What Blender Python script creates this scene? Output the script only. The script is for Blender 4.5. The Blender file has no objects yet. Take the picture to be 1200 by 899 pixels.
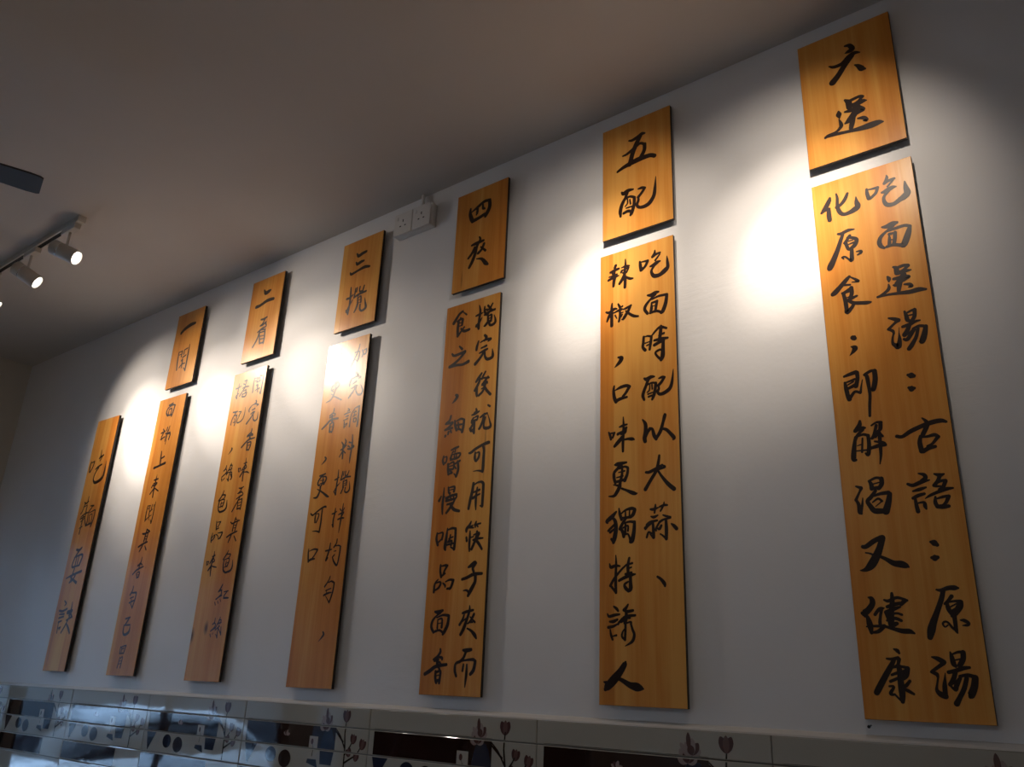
import bpy, bmesh, math, random
from mathutils import Vector, Matrix
random.seed(7)
sc = bpy.context.scene
C = sc.collection

# ------------------------------------------------------------------ camera
EYE = 1.25                                   # camera height above the floor
R_ = Vector((0.7912384028803547, 0.6101785326427819, 0.04029823953036938))
U_ = Vector((0.18346739911495968, -0.29973886501497166, 0.9362138250749819))
F_ = Vector((-0.5833365266030728, 0.7333749185112879, 0.3491127692153701))
cam = bpy.data.cameras.new('camera')
cam.sensor_width = 36.0
cam.lens = 970.434 / 1200 * 36.0
cam.clip_start = 0.02
cam.clip_end = 200
camo = bpy.data.objects.new('camera', cam)
C.objects.link(camo)
camo.matrix_world = Matrix(((R_.x, U_.x, -F_.x, 0.0), (R_.y, U_.y, -F_.y, -2.4), (R_.z, U_.z, -F_.z, EYE), (0, 0, 0, 1)))
sc.camera = camo

# ------------------------------------------------------------------ exposure
sc.view_settings.view_transform = 'Standard'
sc.view_settings.look = 'None'
sc.view_settings.exposure = 0.47
sc.view_settings.gamma = 1.0
sc.view_settings.use_curve_mapping = False
sc.cycles.max_bounces = 10
sc.cycles.diffuse_bounces = 6
sc.cycles.sample_clamp_indirect = 6.0

# ------------------------------------------------------------------ daylight: pale blue overcast sky
w = bpy.data.worlds.new('sky')
sc.world = w
w.use_nodes = True
bg = w.node_tree.nodes['Background']
bg.inputs['Color'].default_value = (0.42, 0.64, 1.0, 1)
bg.inputs['Strength'].default_value = 6.0

SPOT_COLOUR = (1.0, 0.86, 0.71)
SPOT_POWER = 80.0
MID_POWER = 62.0
SPILL_POWER = 30.0

FILL_GLOW = 5.5  # emission strength of the added fill panels

# ------------------------------------------------------------------ helpers
def link(o, parent=None):
    C.objects.link(o)
    if parent is not None:
        o.parent = parent
    return o

def mesh_obj(name, bm, mats, parent=None, smooth=False, loc=None):
    me = bpy.data.meshes.new(name)
    if smooth:
        for f in bm.faces:
            f.smooth = True
    bm.to_mesh(me)
    bm.free()
    for m in (mats if isinstance(mats, (list, tuple)) else [mats]):
        me.materials.append(m)
    o = bpy.data.objects.new(name, me)
    if loc is not None:
        o.location = loc
    return link(o, parent)

def empty(name, loc, label, cat, group=None):
    o = bpy.data.objects.new(name, None)
    o.empty_display_size = 0.1
    o.location = loc
    return tag(link(o), label, cat, group)

def tag(o, label, cat, group=None):
    o['label'] = label
    o['category'] = cat
    if group:
        o['group'] = group
    return o

def structure(o):
    o['kind'] = 'structure'
    return o

def add_box(bm, x0, x1, y0, y1, z0, z1, bevel=0.0, seg=2, mat=0):
    r = bmesh.ops.create_cube(bm, size=1.0)
    vs = r['verts']
    for v in vs:
        v.co = Vector(((x0 + x1) / 2 + v.co.x * (x1 - x0), (y0 + y1) / 2 + v.co.y * (y1 - y0), (z0 + z1) / 2 + v.co.z * (z1 - z0)))
    fs = set(f for v in vs for f in v.link_faces)
    for f in fs:
        f.material_index = mat
    if bevel > 0:
        es = list(set(e for f in fs for e in f.edges))
        bmesh.ops.bevel(bm, geom=es, offset=bevel, segments=seg, affect='EDGES', profile=0.5)

def frame_axes(d):
    d = d.normalized()
    a = Vector((0, 0, 1)) if abs(d.z) < 0.95 else Vector((1, 0, 0))
    s = d.cross(a).normalized()
    return s, s.cross(d).normalized(), d

def add_lathe(bm, origin, d, prof, n=32, mat=0, caps=True):
    """prof: (distance along d, radius)"""
    s, t, d = frame_axes(Vector(d))
    o = Vector(origin)
    rings = []
    for h, r in prof:
        rings.append([bm.verts.new(o + d * h + (s * math.cos(2 * math.pi * k / n) + t * math.sin(2 * math.pi * k / n)) * r) for k in range(n)])
    for a, b in zip(rings, rings[1:]):
        for k in range(n):
            f = bm.faces.new((a[k], a[(k + 1) % n], b[(k + 1) % n], b[k]))
            f.material_index = mat
    if caps:
        bm.faces.new(rings[0][::-1]).material_index = mat
        bm.faces.new(rings[-1]).material_index = mat

def add_tube(bm, pts, r, n=10, mat=0):
    pts = [Vector(p) for p in pts]
    rings = []
    for i, p in enumerate(pts):
        d = (pts[min(i + 1, len(pts) - 1)] - pts[max(i - 1, 0)])
        s, t, _ = frame_axes(d)
        rr = r[i] if isinstance(r, (list, tuple)) else r
        rings.append([bm.verts.new(p + (s * math.cos(2 * math.pi * k / n) + t * math.sin(2 * math.pi * k / n)) * rr) for k in range(n)])
    for a, b in zip(rings, rings[1:]):
        for k in range(n):
            bm.faces.new((a[k], a[(k + 1) % n], b[(k + 1) % n], b[k])).material_index = mat
    bm.faces.new(rings[0][::-1]).material_index = mat
    bm.faces.new(rings[-1]).material_index = mat

# ------------------------------------------------------------------ materials
def mat(name, col, rough=0.6, metallic=0.0, spec=0.5, coat=0.0, emit=None, emit_s=0.0):
    m = bpy.data.materials.new(name)
    m.use_nodes = True
    b = m.node_tree.nodes['Principled BSDF']
    b.inputs['Base Color'].default_value = (*col, 1)
    b.inputs['Roughness'].default_value = rough
    b.inputs['Metallic'].default_value = metallic
    b.inputs['Specular IOR Level'].default_value = spec
    b.inputs['Coat Weight'].default_value = coat
    if emit:
        b.inputs['Emission Color'].default_value = (*emit, 1)
        b.inputs['Emission Strength'].default_value = emit_s
    return m

def nodes_of(m):
    nt = m.node_tree
    return nt, nt.nodes, nt.links, nt.nodes['Principled BSDF']

def mapped_noise(nt, coord, scale, detail=4.0, loc=(0, 0, 0), rough=0.55):
    mp = nt.nodes.new('ShaderNodeMapping')
    mp.inputs['Scale'].default_value = scale
    mp.inputs['Location'].default_value = loc
    nt.links.new(coord, mp.inputs['Vector'])
    n = nt.nodes.new('ShaderNodeTexNoise')
    n.inputs['Scale'].default_value = 1.0
    n.inputs['Detail'].default_value = detail
    n.inputs['Roughness'].default_value = rough
    nt.links.new(mp.outputs['Vector'], n.inputs['Vector'])
    return n.outputs['Fac']

def math_node(nt, op, a, b=None, c=None, clamp=False):
    n = nt.nodes.new('ShaderNodeMath')
    n.operation = op
    n.use_clamp = clamp
    for i, v in enumerate((a, b, c)):
        if v is None:
            continue
        if isinstance(v, (int, float)):
            n.inputs[i].default_value = v
        else:
            nt.links.new(v, n.inputs[i])
    return n.outputs[0]

def ramp(nt, fac, stops):
    n = nt.nodes.new('ShaderNodeValToRGB')
    e = n.color_ramp.elements
    e[0].position, e[0].color = stops[0][0], (*stops[0][1], 1)
    e[1].position, e[1].color = stops[1][0], (*stops[1][1], 1)
    for p, c in stops[2:]:
        x = e.new(p)
        x.color = (*c, 1)
    nt.links.new(fac, n.inputs['Fac'])
    return n.outputs['Color']

def mix_col(nt, fac, a, b, mode='MIX'):
    n = nt.nodes.new('ShaderNodeMix')
    n.data_type = 'RGBA'
    n.blend_type = mode
    for sock, v in ((n.inputs['Factor'], fac), (n.inputs['A'], a), (n.inputs['B'], b)):
        if isinstance(v, (int, float)):
            sock.default_value = v
        elif isinstance(v, tuple):
            sock.default_value = (*v, 1)
        else:
            nt.links.new(v, sock)
    return n.outputs['Result']

def plaster(name, col, bump=0.15, marks=False):
    m = mat(name, col, 0.75, spec=0.3)
    nt, N, L, b = nodes_of(m)
    co = N.new('ShaderNodeTexCoord').outputs['Object']
    n1 = mapped_noise(nt, co, (2.0, 2.0, 2.0), 3)
    n2 = mapped_noise(nt, co, (60, 60, 60), 3)
    h = math_node(nt, 'ADD', math_node(nt, 'MULTIPLY', n1, 0.5), math_node(nt, 'MULTIPLY', n2, 0.05))
    if marks:   # shallow trowel drags in the skim coat
        n3 = mapped_noise(nt, co, (5.0, 5.0, 26.0), 5, (3.1, 0, 1.7), 0.65)
        msk = mapped_noise(nt, co, (1.3, 1.3, 2.2), 2, (7.3, 0, 2.9))
        mk = math_node(nt, 'MULTIPLY', math_node(nt, 'SUBTRACT', msk, 0.52, clamp=True), 1.4)
        h = math_node(nt, 'ADD', h, math_node(nt, 'MULTIPLY', n3, mk))
    bp = N.new('ShaderNodeBump')
    bp.inputs['Strength'].default_value = bump
    bp.inputs['Distance'].default_value = 0.02
    L.new(h, bp.inputs['Height'])
    L.new(bp.outputs['Normal'], b.inputs['Normal'])
    c = ramp(nt, n1, [(0.3, tuple(x * 0.96 for x in col)), (0.7, col)])
    L.new(c, b.inputs['Base Color'])
    return m

def wood(name, seed, knots=(), hue=0.0):
    """honey-coloured varnished pine, grain along the board; knots: x, z, rx, rz, depth"""
    m = mat(name, (0.6, 0.3, 0.07), 0.30, spec=0.30)
    nt, N, L, b = nodes_of(m)
    co = N.new('ShaderNodeTexCoord').outputs['Object']
    sx = N.new('ShaderNodeSeparateXYZ')
    L.new(co, sx.inputs[0])
    off = (seed * 3.7, seed * 1.3, seed * 5.1)
    broad = mapped_noise(nt, co, (9, 9, 0.9), 3, off)
    grain = mapped_noise(nt, co, (70, 70, 1.6), 4, off)
    fine = mapped_noise(nt, co, (260, 260, 6), 2, off)
    strip = math_node(nt, 'FLOOR', math_node(nt, 'ADD', math_node(nt, 'MULTIPLY', sx.outputs['X'], 11.0), seed * 0.37))
    wn = N.new('ShaderNodeTexWhiteNoise')
    wn.noise_dimensions = '1D'
    L.new(math_node(nt, 'ADD', strip, seed * 17.0), wn.inputs['W'])
    v = math_node(nt, 'ADD', math_node(nt, 'MULTIPLY', broad, 0.6), math_node(nt, 'MULTIPLY', grain, 0.25))
    v = math_node(nt, 'ADD', v, math_node(nt, 'MULTIPLY', wn.outputs['Value'], 0.16))
    v = math_node(nt, 'ADD', v, math_node(nt, 'MULTIPLY', fine, 0.08))
    k = 1.0
    col = ramp(nt, v, [(0.36, (0.48 * k, 0.155 * k, 0.022 * k)), (0.66, (0.71 * k, 0.350 * k, 0.080 * k)), (0.51, (0.61 * k, 0.240 * k, 0.042 * k))])
    for (kx, kz, rx, rz, dep) in knots:
        cx = math_node(nt, 'DIVIDE', math_node(nt, 'SUBTRACT', sx.outputs['X'], kx), rx)
        cz = math_node(nt, 'DIVIDE', math_node(nt, 'SUBTRACT', sx.outputs['Z'], kz), rz)
        d = math_node(nt, 'SQRT', math_node(nt, 'ADD', math_node(nt, 'MULTIPLY', cx, cx), math_node(nt, 'MULTIPLY', cz, cz)))
        d = math_node(nt, 'ADD', d, math_node(nt, 'MULTIPLY', math_node(nt, 'SUBTRACT', grain, 0.5), 0.5))
        f = math_node(nt, 'MULTIPLY', math_node(nt, 'SUBTRACT', 1.25, d, clamp=True), dep)
        col = mix_col(nt, f, col, (0.09, 0.035, 0.012))
    L.new(col, b.inputs['Base Color'])
    bp = N.new('ShaderNodeBump')
    bp.inputs['Strength'].default_value = 0.05
    bp.inputs['Distance'].default_value = 0.004
    L.new(grain, bp.inputs['Height'])
    L.new(bp.outputs['Normal'], b.inputs['Normal'])
    return m

def glossy_tile(name, col, rough=0.04):
    m = mat(name, col, rough, spec=0.55)
    nt, N, L, b = nodes_of(m)
    co = N.new('ShaderNodeTexCoord').outputs['Object']
    n1 = mapped_noise(nt, co, (5, 5, 5), 2)
    bp = N.new('ShaderNodeBump')
    bp.inputs['Strength'].default_value = 0.08
    bp.inputs['Distance'].default_value = 0.01
    L.new(n1, bp.inputs['Height'])
    L.new(bp.outputs['Normal'], b.inputs['Normal'])
    return m

M_WALL = plaster('white_plaster', (0.74, 0.735, 0.745), 0.42, True)
M_PLAIN = plaster('plain_plaster', (0.66, 0.60, 0.52), 0.1)
M_CEIL = plaster('ceiling_paint', (0.54, 0.49, 0.44), 0.08)
M_FLOOR = mat('floor_tile', (0.22, 0.20, 0.18), 0.35)
nt, N, L, b = nodes_of(M_FLOOR)
bk = N.new('ShaderNodeTexBrick')
bk.offset = 0.0
bk.inputs['Scale'].default_value = 1.0
bk.inputs['Brick Width'].default_value = 0.6
bk.inputs['Row Height'].default_value = 0.6
bk.inputs['Mortar Size'].default_value = 0.004
bk.inputs['Color1'].default_value = (0.34, 0.24, 0.16, 1)
bk.inputs['Color2'].default_value = (0.30, 0.21, 0.14, 1)
bk.inputs['Mortar'].default_value = (0.10, 0.09, 0.085, 1)
L.new(N.new('ShaderNodeTexCoord').outputs['Object'], bk.inputs['Vector'])
L.new(bk.outputs['Color'], b.inputs['Base Color'])
M_INK = mat('black_brush_paint', (0.018, 0.008, 0.006), 0.38, spec=0.3)
M_EDGE = mat('dark_stained_edge', (0.018, 0.011, 0.008), 0.6)
M_WHITE = mat('white_powder_coat', (0.52, 0.485, 0.44), 0.45)
M_PLASTIC = mat('white_socket_plastic', (0.66, 0.64, 0.62), 0.35)
M_SLOT = mat('black_slot', (0.006, 0.006, 0.006), 0.7)
M_STEEL = mat('bright_ring', (0.75, 0.74, 0.72), 0.25, 1.0)
M_LENS = mat('lit_lens', (0.9, 0.9, 0.9), 0.3, emit=(1.0, 0.93, 0.84), emit_s=6.0)
M_FILL = mat('fill_panel_emission', (0.9, 0.9, 0.9), 0.5, emit=(0.93, 0.97, 1.0), emit_s=FILL_GLOW)  # glowing face of the added, unseen fill panels
M_FAN = mat('dark_fan_finish', (0.020, 0.014, 0.011), 0.5)
M_CAULK = mat('ledge_grout', (0.62, 0.58, 0.54), 0.7)
M_TILE = glossy_tile('cream_glazed_tile', (0.36, 0.34, 0.295))
M_GROUT = mat('dark_grout', (0.10, 0.095, 0.09), 0.8)
M_BROWN = glossy_tile('dark_brown_print', (0.020, 0.008, 0.006))
M_NAVY = glossy_tile('navy_vase_print', (0.016, 0.020, 0.040))
M_PALE = glossy_tile('pale_picture_print', (0.38, 0.345, 0.30))
M_PETAL = glossy_tile('pale_magnolia_print', (0.27, 0.215, 0.21))
M_BUD = glossy_tile('magnolia_bud_print', (0.075, 0.036, 0.034))
M_BUDLIGHT = glossy_tile('light_bud_print', (0.125, 0.070, 0.066))
M_STEM = glossy_tile('branch_print', (0.022, 0.012, 0.010))
M_FRAME = mat('window_frame_metal', (0.08, 0.085, 0.09), 0.4, 0.6)
M_PAPER = mat('poster_paper', (0.75, 0.78, 0.82), 0.5)
M_RED = mat('poster_red', (0.45, 0.05, 0.05), 0.5)
M_BLUE = mat('poster_blue', (0.05, 0.08, 0.28), 0.5)
M_CAR = mat('white_car_paint', (0.82, 0.84, 0.86), 0.25, coat=0.6)
M_CARGLASS = mat('dark_car_glass', (0.012, 0.014, 0.018), 0.06)
M_TYRE = mat('black_rubber', (0.015, 0.015, 0.015), 0.8)
M_ASPHALT = mat('street_asphalt', (0.05, 0.054, 0.06), 0.85)
M_FACADE = mat('shop_house_render', (0.06, 0.07, 0.085), 0.8)
M_FACADEWIN = mat('facade_window_glass', (0.03, 0.04, 0.05), 0.1)
M_NAIL = mat('dark_nail', (0.03, 0.028, 0.025), 0.5, 0.7)
M_GLASS = bpy.data.materials.new('clear_window_glass')
M_GLASS.use_nodes = True
nt = M_GLASS.node_tree
for n in list(nt.nodes):
    nt.nodes.remove(n)
fo = nt.nodes.new('ShaderNodeOutputMaterial')
tr = nt.nodes.new('ShaderNodeBsdfTransparent')
tr.inputs['Color'].default_value = (0.93, 0.96, 0.96, 1)
gl = nt.nodes.new('ShaderNodeBsdfGlossy')
gl.inputs['Roughness'].default_value = 0.01
fr = nt.nodes.new('ShaderNodeFresnel')
mx = nt.nodes.new('ShaderNodeMixShader')
nt.links.new(fr.outputs[0], mx.inputs[0])
nt.links.new(tr.outputs[0], mx.inputs[1])
nt.links.new(gl.outputs[0], mx.inputs[2])
nt.links.new(mx.outputs[0], fo.inputs['Surface'])

M_FROST = bpy.data.materials.new('frosted_film_glass')
M_FROST.use_nodes = True
nt = M_FROST.node_tree
pb = nt.nodes['Principled BSDF']
pb.inputs['Base Color'].default_value = (0.8, 0.82, 0.84, 1)
tl = nt.nodes.new('ShaderNodeBsdfTranslucent')
tl.inputs['Color'].default_value = (0.8, 0.84, 0.86, 1)
ms = nt.nodes.new('ShaderNodeMixShader')
ms.inputs[0].default_value = 0.6
nt.links.new(pb.outputs[0], ms.inputs[1])
nt.links.new(tl.outputs[0], ms.inputs[2])
nt.links.new(ms.outputs[0], nt.nodes['Material Output'].inputs['Surface'])

# ------------------------------------------------------------------ room shell
YW = 0.029                       # face of the sign wall (board fronts are at y = 0)
XL, XR, YB = -6.745, 2.9, -8.6    # shopfront, end wall, back wall
ZC = EYE + 2.241

def slab(name, m, *dims):
    bm = bmesh.new()
    add_box(bm, *dims)
    return structure(mesh_obj(name, bm, m))

slab('floor', M_FLOOR, XL - 0.2, XR + 0.2, YB - 0.2, YW + 0.2, -0.15, 0.0)
slab('ceiling', M_CEIL, XL - 0.2, XR + 0.2, YB - 0.2, YW + 0.2, ZC, ZC + 0.15)
slab('wall_north', M_WALL, XL - 0.2, XR + 0.2, YW, YW + 0.2, 0.0, ZC)
slab('wall_east', M_PLAIN, XR, XR + 0.2, YB, YW, 0.0, ZC)
slab('wall_south', M_PLAIN, XL - 0.2, XR + 0.2, YB - 0.2, YB, 0.0, ZC)

# shopfront: a rendered wall with three tall glazed openings to the street
WIN = [(-0.44, -0.06, 1.95), (-2.95, -0.50, 2.35), (-5.60, -3.25, 2.35), (-8.20, -5.90, 2.35)]
Z0 = 0.18
bm = bmesh.new()
ys = [YB] + [v for a in sorted(WIN) for v in a[:2]] + [YW]
for i in range(0, len(ys), 2):
    add_box(bm, XL - 0.2, XL, ys[i], ys[i + 1], 0.0, ZC)
for a, b2, z1 in WIN:
    add_box(bm, XL - 0.2, XL, a, b2, 0.0, Z0)
    add_box(bm, XL - 0.2, XL, a, b2, z1, ZC)
structure(mesh_obj('wall_west', bm, M_PLAIN))
for i, (a, b2, Z1) in enumerate(WIN):
    bm = bmesh.new()
    t = 0.05 if i else 0.025
    x0, x1 = (XL - 0.13, XL - 0.07) if i else (XL - 0.06, XL - 0.01)
    add_box(bm, x0, x1, a, a + t, Z0, Z1, 0.004)
    add_box(bm, x0, x1, b2 - t, b2, Z0, Z1, 0.004)
    add_box(bm, x0, x1, a, b2, Z0, Z0 + t, 0.004)
    add_box(bm, x0, x1, a, b2, Z1 - t, Z1, 0.004)
    spans = [(a + t, b2 - t)]
    if i:
        mid = (a + b2) / 2
        add_box(bm, x0, x1, mid - t / 2, mid + t / 2, Z0, Z1, 0.004)
        spans = [(a + t, mid - t / 2), (mid + t / 2, b2 - t)]
    wo = structure(mesh_obj('window_%d' % (i + 1), bm, M_FRAME))
    xm = (x0 + x1) / 2
    for (p, q) in spans:
        bm = bmesh.new()
        add_box(bm, xm - 0.004, xm + 0.004, p, q, Z0 + t, Z1 - t)
        structure(mesh_obj('pane', bm, M_GLASS if i else M_FROST, wo))

# street outside, one step below the shop floor
slab('street_ground', M_ASPHALT, -45, XL - 0.2, -40, 30, -0.75, -0.55)
bm = bmesh.new()
add_box(bm, -24.0, -19.0, -34, 24, -0.55, 4.6)
for k in range(14):
    y = -32 + k * 4.0
    add_box(bm, -19.0, -18.96, y, y + 2.4, 0.1, 2.2, mat=1)
    add_box(bm, -19.0, -18.96, y + 0.3, y + 1.9, 3.2, 4.2, mat=1)
    add_box(bm, -19.0, -18.0, y - 0.3, y + 3.3, 2.7, 2.85, mat=0)
structure(mesh_obj('opposite_facade', bm, [M_FACADE, M_FACADEWIN]))

# ------------------------------------------------------------------ tiled dado under the boards
YT = 0.012                       # tile faces
TOPZ = EYE - 0.082
ROWS = [TOPZ, EYE - 0.157, EYE - 0.247, EYE - 0.340, EYE - 0.436, EYE - 0.56, EYE - 0.68, EYE - 0.80, EYE - 0.92, EYE - 1.04, 0.13]
PX0, PW = -0.95, 0.80            # panel grid

def ledge_mesh():
    """sloping grout fillet between the tile tops and the plaster"""
    bm = bmesh.new()
    prof = [(YT + 0.001, TOPZ - 0.001), (YT + 0.0015, TOPZ + 0.004), (YW - 0.006, TOPZ + 0.0145), (YW, TOPZ + 0.016), (YW, TOPZ - 0.001)]
    n = 60
    rings = []
    for i in range(n + 1):
        x = XL + (XR - XL) * i / n
        j = random.uniform(-0.0008, 0.0008)
        rings.append([bm.verts.new((x, y, z + (j if 0 < q < 4 else 0))) for q, (y, z) in enumerate(prof)])
    for A, B in zip(rings, rings[1:]):
        for i in range(5):
            bm.faces.new((A[i], A[(i + 1) % 5], B[(i + 1) % 5], B[i]))
    bm.faces.new(rings[0][::-1])
    bm.faces.new(rings[-1])
    bmesh.ops.recalc_face_normals(bm, faces=bm.faces)
    return bm
structure(mesh_obj('trim_1', ledge_mesh(), M_CAULK))

tile_tilt = {}
def tile_y(k, r, x, z):
    """tile faces are not laid quite flat: each leans by a fraction of a degree"""
    if (k, r) not in tile_tilt:
        rng = random.Random(k * 31 + r * 7 + 5)
        tile_tilt[(k, r)] = (rng.uniform(-.004, .004), rng.uniform(-.006, .006))
    a, c = tile_tilt[(k, r)]
    xc = PX0 - PW * k - PW / 2
    zc = (ROWS[r] + ROWS[r + 1]) / 2
    return YT + a * (x - xc) * 0.5 + c * (z - zc)

def clip(poly, axis, val, keep_less):
    out = []
    for i in range(len(poly)):
        p, q = poly[i], poly[(i + 1) % len(poly)]
        pi = p[axis] <= val if keep_less else p[axis] >= val
        qi = q[axis] <= val if keep_less else q[axis] >= val
        if pi:
            out.append(p)
        if pi != qi:
            t = (val - p[axis]) / (q[axis] - p[axis])
            out.append((p[0] + t * (q[0] - p[0]), p[1] + t * (q[1] - p[1])))
    return out

KS = range(-5, 8)
G = 0.0016
bm = bmesh.new()
add_box(bm, XL, XR, YT + 0.004, YW, 0.13, TOPZ - 0.001, mat=1)       # grout bed
def tile_span(k):
    return max(PX0 - PW * (k + 1) + G, XL + 0.002), min(PX0 - PW * k - G, XR - 0.002)
for k in KS:
    xa, xb = tile_span(k)
    if xb - xa < 0.02:
        continue
    for r in range(len(ROWS) - 1):
        za, zb = ROWS[r + 1] + G, ROWS[r] - G
        e = 0.0022
        fr_ = [bm.verts.new((x, tile_y(k, r, x, z), z)) for x, z in ((xa + e, za + e), (xb - e, za + e), (xb - e, zb - e), (xa + e, zb - e))]
        md = [bm.verts.new((x, tile_y(k, r, x, z) + 0.0016, z)) for x, z in ((xa, za), (xb, za), (xb, zb), (xa, zb))]
        bk_ = [bm.verts.new((v.co.x, YT + 0.010, v.co.z)) for v in md]
        bm.faces.new(fr_)
        for A, B in ((fr_, md), (md, bk_)):
            for i in range(4):
                bm.faces.new((A[i], B[i], B[(i + 1) % 4], A[(i + 1) % 4]))

LIFT = [0.0]
def decal(k, poly, mi):
    """poly in panel units: u from the panel's left edge, z relative to the eye; cut at the tile joints"""
    pts = [(PX0 - PW * (k + 1) + u, EYE + z) for u, z in poly]
    LIFT[0] += 0.000002
    for kk in (k - 1, k, k + 1):
        xa, xb = tile_span(kk)
        if xb - xa < 0.02:
            continue
        for r in range(0, 5):
            q = pts
            e = 0.0024
            for ax, val, less in ((0, xa + e, False), (0, xb - e, True), (1, ROWS[r + 1] + G + e, False), (1, ROWS[r] - G - e, True)):
                if len(q) > 2:
                    q = clip(q, ax, val, less)
            if len(q) < 3:
                continue
            vs = [bm.verts.new((x, tile_y(kk, r, x, z) - 0.00012 - LIFT[0] % 0.0004, z)) for x, z in q]
            try:
                f = bm.faces.new(vs)
            except ValueError:
                continue
            f.normal_update()
            if f.normal.y > 0:
                f.normal_flip()
            f.material_index = mi

def ellipse(cx, cz, a, b3, rot=0.0, n=18):
    c, s = math.cos(rot), math.sin(rot)
    return [(cx + a * math.cos(t) * c - b3 * math.sin(t) * s, cz + a * math.cos(t) * s + b3 * math.sin(t) * c) for t in [2 * math.pi * i / n for i in range(n)]]

def petal(cx, cz, length, width, ang):
    c, s = math.cos(ang), math.sin(ang)
    prof = [(0, 0.10), (0.12, 0.30), (0.3, 0.46), (0.5, 0.5), (0.7, 0.45), (0.86, 0.30), (0.96, 0.14), (1.0, 0.0)]
    up = [(t * length, v * width) for t, v in prof]
    loop = up + [(x, -y) for x, y in reversed(up[:-1])]
    return [(cx + x * c - y * s, cz + x * s + y * c) for x, y in loop]

def twig(k, pts, w0, w1):
    n = len(pts) - 1
    for i in range(n):
        (x0, z0), (x1, z1) = pts[i], pts[i + 1]
        d = math.hypot(x1 - x0, z1 - z0)
        nx, nz = -(z1 - z0) / d, (x1 - x0) / d
        a = w0 + (w1 - w0) * i / n
        c = w0 + (w1 - w0) * (i + 1) / n
        decal(k, [(x0 + nx * a, z0 + nz * a), (x1 + nx * c, z1 + nz * c), (x1 - nx * c, z1 - nz * c), (x0 - nx * a, z0 - nz * a)], 7)

#   materials: 0 tile 1 grout 2 brown 3 navy 4 pale 5 petal 6 bud 7 branch
for k in range(-2, 7):
    rect = lambda u0, u1, z0, z1: [(u0, z0), (u1, z0), (u1, z1), (u0, z1)]
    decal(k, rect(0.03, 0.612, -0.246, -0.152), 2)
    decal(k, rect(0.0, 0.56, -0.430, -0.347), 2)
    decal(k, [(0.03, -0.25), (0.115, -0.25), (0.055, -0.335)], 3)
    decal(k, ellipse(0.215, -0.285, 0.036, 0.030), 3)
    decal(k, ellipse(0.310, -0.295, 0.040, 0.034), 2)
    decal(k, rect(0.455, 0.508, -0.285, -0.200), 4)
    twig(k, [(0.480, -0.275), (0.484, -0.245), (0.474, -0.222)], 0.002, 0.001)
    decal(k, ellipse(0.474, -0.220, 0.008, 0.011), 6)
    decal(k, [(0.455, -0.285), (0.508, -0.285), (0.520, -0.315), (0.450, -0.300)], 3)
    vase = [(0.532, -0.300), (0.600, -0.300), (0.612, -0.235), (0.600, -0.195), (0.585, -0.170), (0.545, -0.170), (0.535, -0.195), (0.524, -0.235)]
    decal(k, vase, 3)
    for pts in ([(0.675, -0.335), (0.672, -0.235), (0.640, -0.190), (0.612, -0.166)],
                [(0.672, -0.235), (0.664, -0.180), (0.668, -0.128)],
                [(0.674, -0.255), (0.700, -0.225), (0.712, -0.205)],
                [(0.675, -0.285), (0.740, -0.252), (0.762, -0.222)],
                [(0.660, -0.212), (0.600, -0.165), (0.560, -0.150)]):
        twig(k, pts, 0.0040, 0.0022)
    for (cx, cz, sc_) in ((0.545, -0.172, 1.0), (0.560, -0.150, 0.9)):
        for a, mi, ln in ((2.7, 5, .8), (0.45, 5, .8), (2.15, 5, 1.0), (1.0, 6, 1.0), (1.55, 5, 1.15), (1.8, 6, .7)):
            decal(k, petal(cx, cz, 0.044 * sc_ * ln, 0.026 * sc_, a), mi)
    decal(k, petal(0.551, -0.135, 0.046, 0.015, 1.62), 6)
    decal(k, petal(0.538, -0.140, 0.026, 0.014, 2.2), 5)
    for a, mi in ((2.7, 5), (0.3, 5), (2.1, 6), (1.3, 5)):
        decal(k, petal(0.306, -0.205, 0.022, 0.012, a), mi)
    for (cx, cz, s_, t_) in ((0.667, -0.138, 1.0, 0.0), (0.712, -0.215, 0.8, -0.2), (0.764, -0.232, 0.85, -0.3), (0.700, -0.262, 0.7, 0.3), (0.735, -0.275, 0.7, -0.3)):
        for a, mi, w_ in ((1.95, 6, 0.026), (1.2, 6, 0.026), (1.57, 8, 0.020)):
            decal(k, petal(cx, cz, 0.047 * s_, w_ * s_, a + t_), mi)
structure(mesh_obj('trim_2', bm, [M_TILE, M_GROUT, M_BROWN, M_NAVY, M_PALE, M_PETAL, M_BUD, M_STEM, M_BUDLIGHT]))
bm = bmesh.new()
add_box(bm, XL, XR, YT - 0.004, YW, 0.0, 0.128, 0.004)
structure(mesh_obj('baseboard_north', bm, M_GROUT))

# ------------------------------------------------------------------ the sign boards
T = 0.014
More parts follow.
